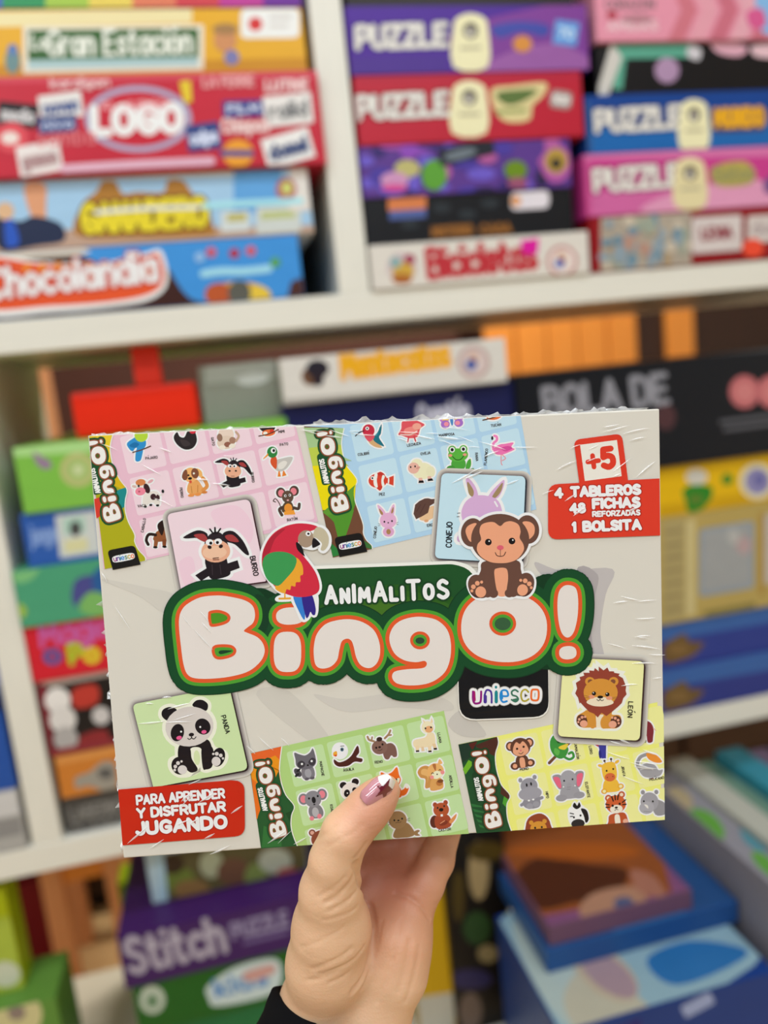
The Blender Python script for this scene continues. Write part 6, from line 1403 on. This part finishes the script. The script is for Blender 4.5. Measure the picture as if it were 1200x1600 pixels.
def skin_mat():
    m = bpy.data.materials.new('skin'); m.use_nodes = True
    nt = m.node_tree; L = nt.links; b = nt.nodes['Principled BSDF']
    N = lambda t, **k: nt.nodes.new(t)
    geo = N('ShaderNodeNewGeometry')
    def near(pt, r0, r1):
        w = CAM + RWC @ pt
        vm = N('ShaderNodeVectorMath'); vm.operation = 'DISTANCE'; vm.inputs[1].default_value = tuple(w)
        L.new(geo.outputs['Position'], vm.inputs[0])
        mr = N('ShaderNodeMapRange'); mr.inputs['From Min'].default_value = r0; mr.inputs['From Max'].default_value = r1
        mr.inputs['To Min'].default_value = 1; mr.inputs['To Max'].default_value = 0; mr.interpolation_type = 'SMOOTHSTEP'
        L.new(vm.outputs['Value'], mr.inputs['Value']); return mr.outputs['Result']
    nz = N('ShaderNodeTexNoise'); nz.inputs['Scale'].default_value = 55; nz.inputs['Detail'].default_value = 4
    L.new(geo.outputs['Position'], nz.inputs['Vector'])
    mx = N('ShaderNodeMix'); mx.data_type = 'RGBA'
    mx.inputs['A'].default_value = (*lin('#e0b28c'), 1); mx.inputs['B'].default_value = (*lin('#ecc19b'), 1)
    L.new(nz.outputs['Fac'], mx.inputs['Factor'])
    cur = mx.outputs['Result']
    # rosier skin in the palm, on the finger pads and at the thumb tip
    for pt, r0, r1, col, amt in ((C(640, 1400, .392), .012, .050, '#d69673', .8), (C(600, 1340, .405), .010, .040, '#c07460', .8), (C(592, 1262, .352), .006, .030, '#cf8a6e', .75), (C(700, 1330, .405), .006, .030, '#d29a7c', .6)):
        f = near(pt, r0, r1)
        mu = N('ShaderNodeMath'); mu.operation = 'MULTIPLY'; mu.inputs[1].default_value = amt; L.new(f, mu.inputs[0])
        m2 = N('ShaderNodeMix'); m2.data_type = 'RGBA'; m2.inputs['B'].default_value = (*lin(col), 1)
        L.new(mu.outputs[0], m2.inputs['Factor']); L.new(cur, m2.inputs['A']); cur = m2.outputs['Result']
    L.new(cur, b.inputs['Base Color'])
    b.inputs['Roughness'].default_value = .48
    b.inputs['Subsurface Weight'].default_value = .25; b.inputs['Subsurface Radius'].default_value = (1, .35, .2); b.inputs['Subsurface Scale'].default_value = .003
    vo = N('ShaderNodeTexVoronoi'); vo.inputs['Scale'].default_value = 900
    n2 = N('ShaderNodeTexNoise'); n2.inputs['Scale'].default_value = 260; n2.inputs['Detail'].default_value = 3
    mp = N('ShaderNodeMapping'); mp.inputs['Rotation'].default_value = (0, .6, 0); mp.inputs['Scale'].default_value = (.35, 1, 1.4)
    L.new(geo.outputs['Position'], mp.inputs['Vector']); L.new(mp.outputs['Vector'], n2.inputs['Vector']); L.new(geo.outputs['Position'], vo.inputs['Vector'])
    ad = N('ShaderNodeMath'); ad.operation = 'MULTIPLY_ADD'; ad.inputs[1].default_value = .3
    L.new(vo.outputs['Distance'], ad.inputs[0]); L.new(n2.outputs['Fac'], ad.inputs[2])
    bp = N('ShaderNodeBump'); bp.inputs['Strength'].default_value = .35; bp.inputs['Distance'].default_value = .0006
    L.new(ad.outputs[0], bp.inputs['Height']); L.new(bp.outputs['Normal'], b.inputs['Normal'])
    return m

org = cam2world(C(540, 1580, .39))
person = mesh_obj('person', HW - org, HF, skin_mat(), None, None, True)
person.location = org
tag(person, 'left hand of a person holding up the game box, thumb in front', 'person')

# ---- sleeve cuff
e1 = np.array([.905, .424, 0]); up = np.array([.424, -.905, 0])
e2 = .33 * up + .944 * np.array([0, 0, -1.0]); ax_ = np.cross(e1, e2); ax_ *= np.sign(ax_ @ AX)
c0 = C(522, 1601, .389)
SV, SF = [], []
rows = [(-.0015, -.0010), (-.002, .0), (-.0012, .0012), (.003, .0012), (.008, .0008), (.014, .0014), (.022, .0030), (.034, .0045), (.05, .0070), (.08, .0100), (.12, .0130), (.17, .0160)]
NS = 72
for t, dr in rows:
    for i in range(NS):
        a = 2 * math.pi * i / NS
        wob = .0008 * math.sin(5 * a + t * 90) * min(1, max(t, 0) * 30)
        p = c0 + ax_ * t + e1 * math.cos(a) * (.0335 + dr + wob) + e2 * math.sin(a) * (.0290 + dr + wob)
        SV.append(cam2world(p) - org)
for r in range(len(rows) - 1):
    for i in range(NS):
        j = (i + 1) % NS
        SF.append((r * NS + i, r * NS + j, (r + 1) * NS + j, (r + 1) * NS + i))
msl = bpy.data.materials.new('black_knit'); msl.use_nodes = True
b = msl.node_tree.nodes['Principled BSDF']; b.inputs['Base Color'].default_value = (.004, .004, .005, 1); b.inputs['Roughness'].default_value = .85
b.inputs['Specular IOR Level'].default_value = .12
nzz = msl.node_tree.nodes.new('ShaderNodeTexNoise'); nzz.inputs['Scale'].default_value = 900
bpp = msl.node_tree.nodes.new('ShaderNodeBump'); bpp.inputs['Strength'].default_value = .5; bpp.inputs['Distance'].default_value = .0008
msl.node_tree.links.new(nzz.outputs['Fac'], bpp.inputs['Height']); msl.node_tree.links.new(bpp.outputs['Normal'], b.inputs['Normal'])
sleeve = mesh_obj('sleeve', SV, SF, msl, person, None, True)
sleeve['label'] = 'black sleeve cuff'
so = sleeve.modifiers.new('thick', 'SOLIDIFY'); so.thickness = .0015; so.offset = 1

# ---- thumb nail with a white tip and a dark star
n0, n1 = np.array([570.5, 1255.5]), np.array([611.5, 1214.5])
axn = (n1 - n0); LN = np.linalg.norm(axn); axn /= LN; bn = np.array([-axn[1], axn[0]])
def half(s): return 18.0 * (min(1, (max(s, 0) / .16)) ** .5 * .42 + .58) * (1 - .50 * max(0, (s - .55) / .45) ** 1.8)
def nailpt(s, t, lift=0.0):
    q = n0 + axn * LN * s + bn * half(s) * t
    z = .3466 + .0040 * s * s + .0004 * s + .0034 * t * t - lift
    return cam2world(C(q[0], q[1], z)) - org, q
STAR = np.array([(609.5, 1215.5), (607.2, 1227.5), (614, 1233.5), (605.5, 1239), (600.5, 1250.5), (597.5, 1240.5), (586.5, 1245.5), (594.5, 1235), (588.5, 1227.5), (599.5, 1228)])
def inside_poly(q, P):
    c = False
    for i in range(len(P)):
        a, b2 = P[i - 1], P[i]
        if (a[1] > q[1]) != (b2[1] > q[1]) and q[0] < (b2[0] - a[0]) * (q[1] - a[1]) / (b2[1] - a[1]) + a[0]: c = not c
    return c
NU, NVv = 96, 48
NV, NF, NM, SVv, SFf = [], [], [], [], []
for i in range(NU + 1):
    for j in range(NVv + 1):
        NV.append(nailpt(i / NU, j / NVv * 2 - 1)[0]); SVv.append(nailpt(i / NU, j / NVv * 2 - 1, .00012)[0])
for i in range(NU):
    for j in range(NVv):
        s, t = (i + .5) / NU, (j + .5) / NVv * 2 - 1
        f = (i * (NVv + 1) + j, i * (NVv + 1) + j + 1, (i + 1) * (NVv + 1) + j + 1, (i + 1) * (NVv + 1) + j)
        q = nailpt(s, t)[1]
        NF.append(f); NM.append(1 if s > .66 + .10 * t * t else 0)
        if inside_poly(q, STAR): SFf.append(f)
def gloss(nm, col, coat=1.0):
    m = bpy.data.materials.new(nm); m.use_nodes = True; bb = m.node_tree.nodes['Principled BSDF']
    bb.inputs['Base Color'].default_value = (*lin(col), 1); bb.inputs['Roughness'].default_value = .18; bb.inputs['Coat Weight'].default_value = coat; bb.inputs['Coat Roughness'].default_value = .04
    return m
nail = mesh_obj('thumb_nail', NV, NF, [gloss('pink_gel', '#c4848c'), gloss('white_gel', '#f0e8e4')], person, NM, True)
nail['label'] = 'long pink nail with a white tip'
sn = nail.modifiers.new('thick', 'SOLIDIFY'); sn.thickness = .0009; sn.offset = -1
used = sorted({k for f in SFf for k in f}); mp_ = {k: i for i, k in enumerate(used)}
star = mesh_obj('nail_star', [SVv[k] for k in used], [[mp_[k] for k in f] for f in SFf], gloss('burgundy_gel', '#6c1226'), nail, None, True)
star['label'] = 'burgundy star on the nail'
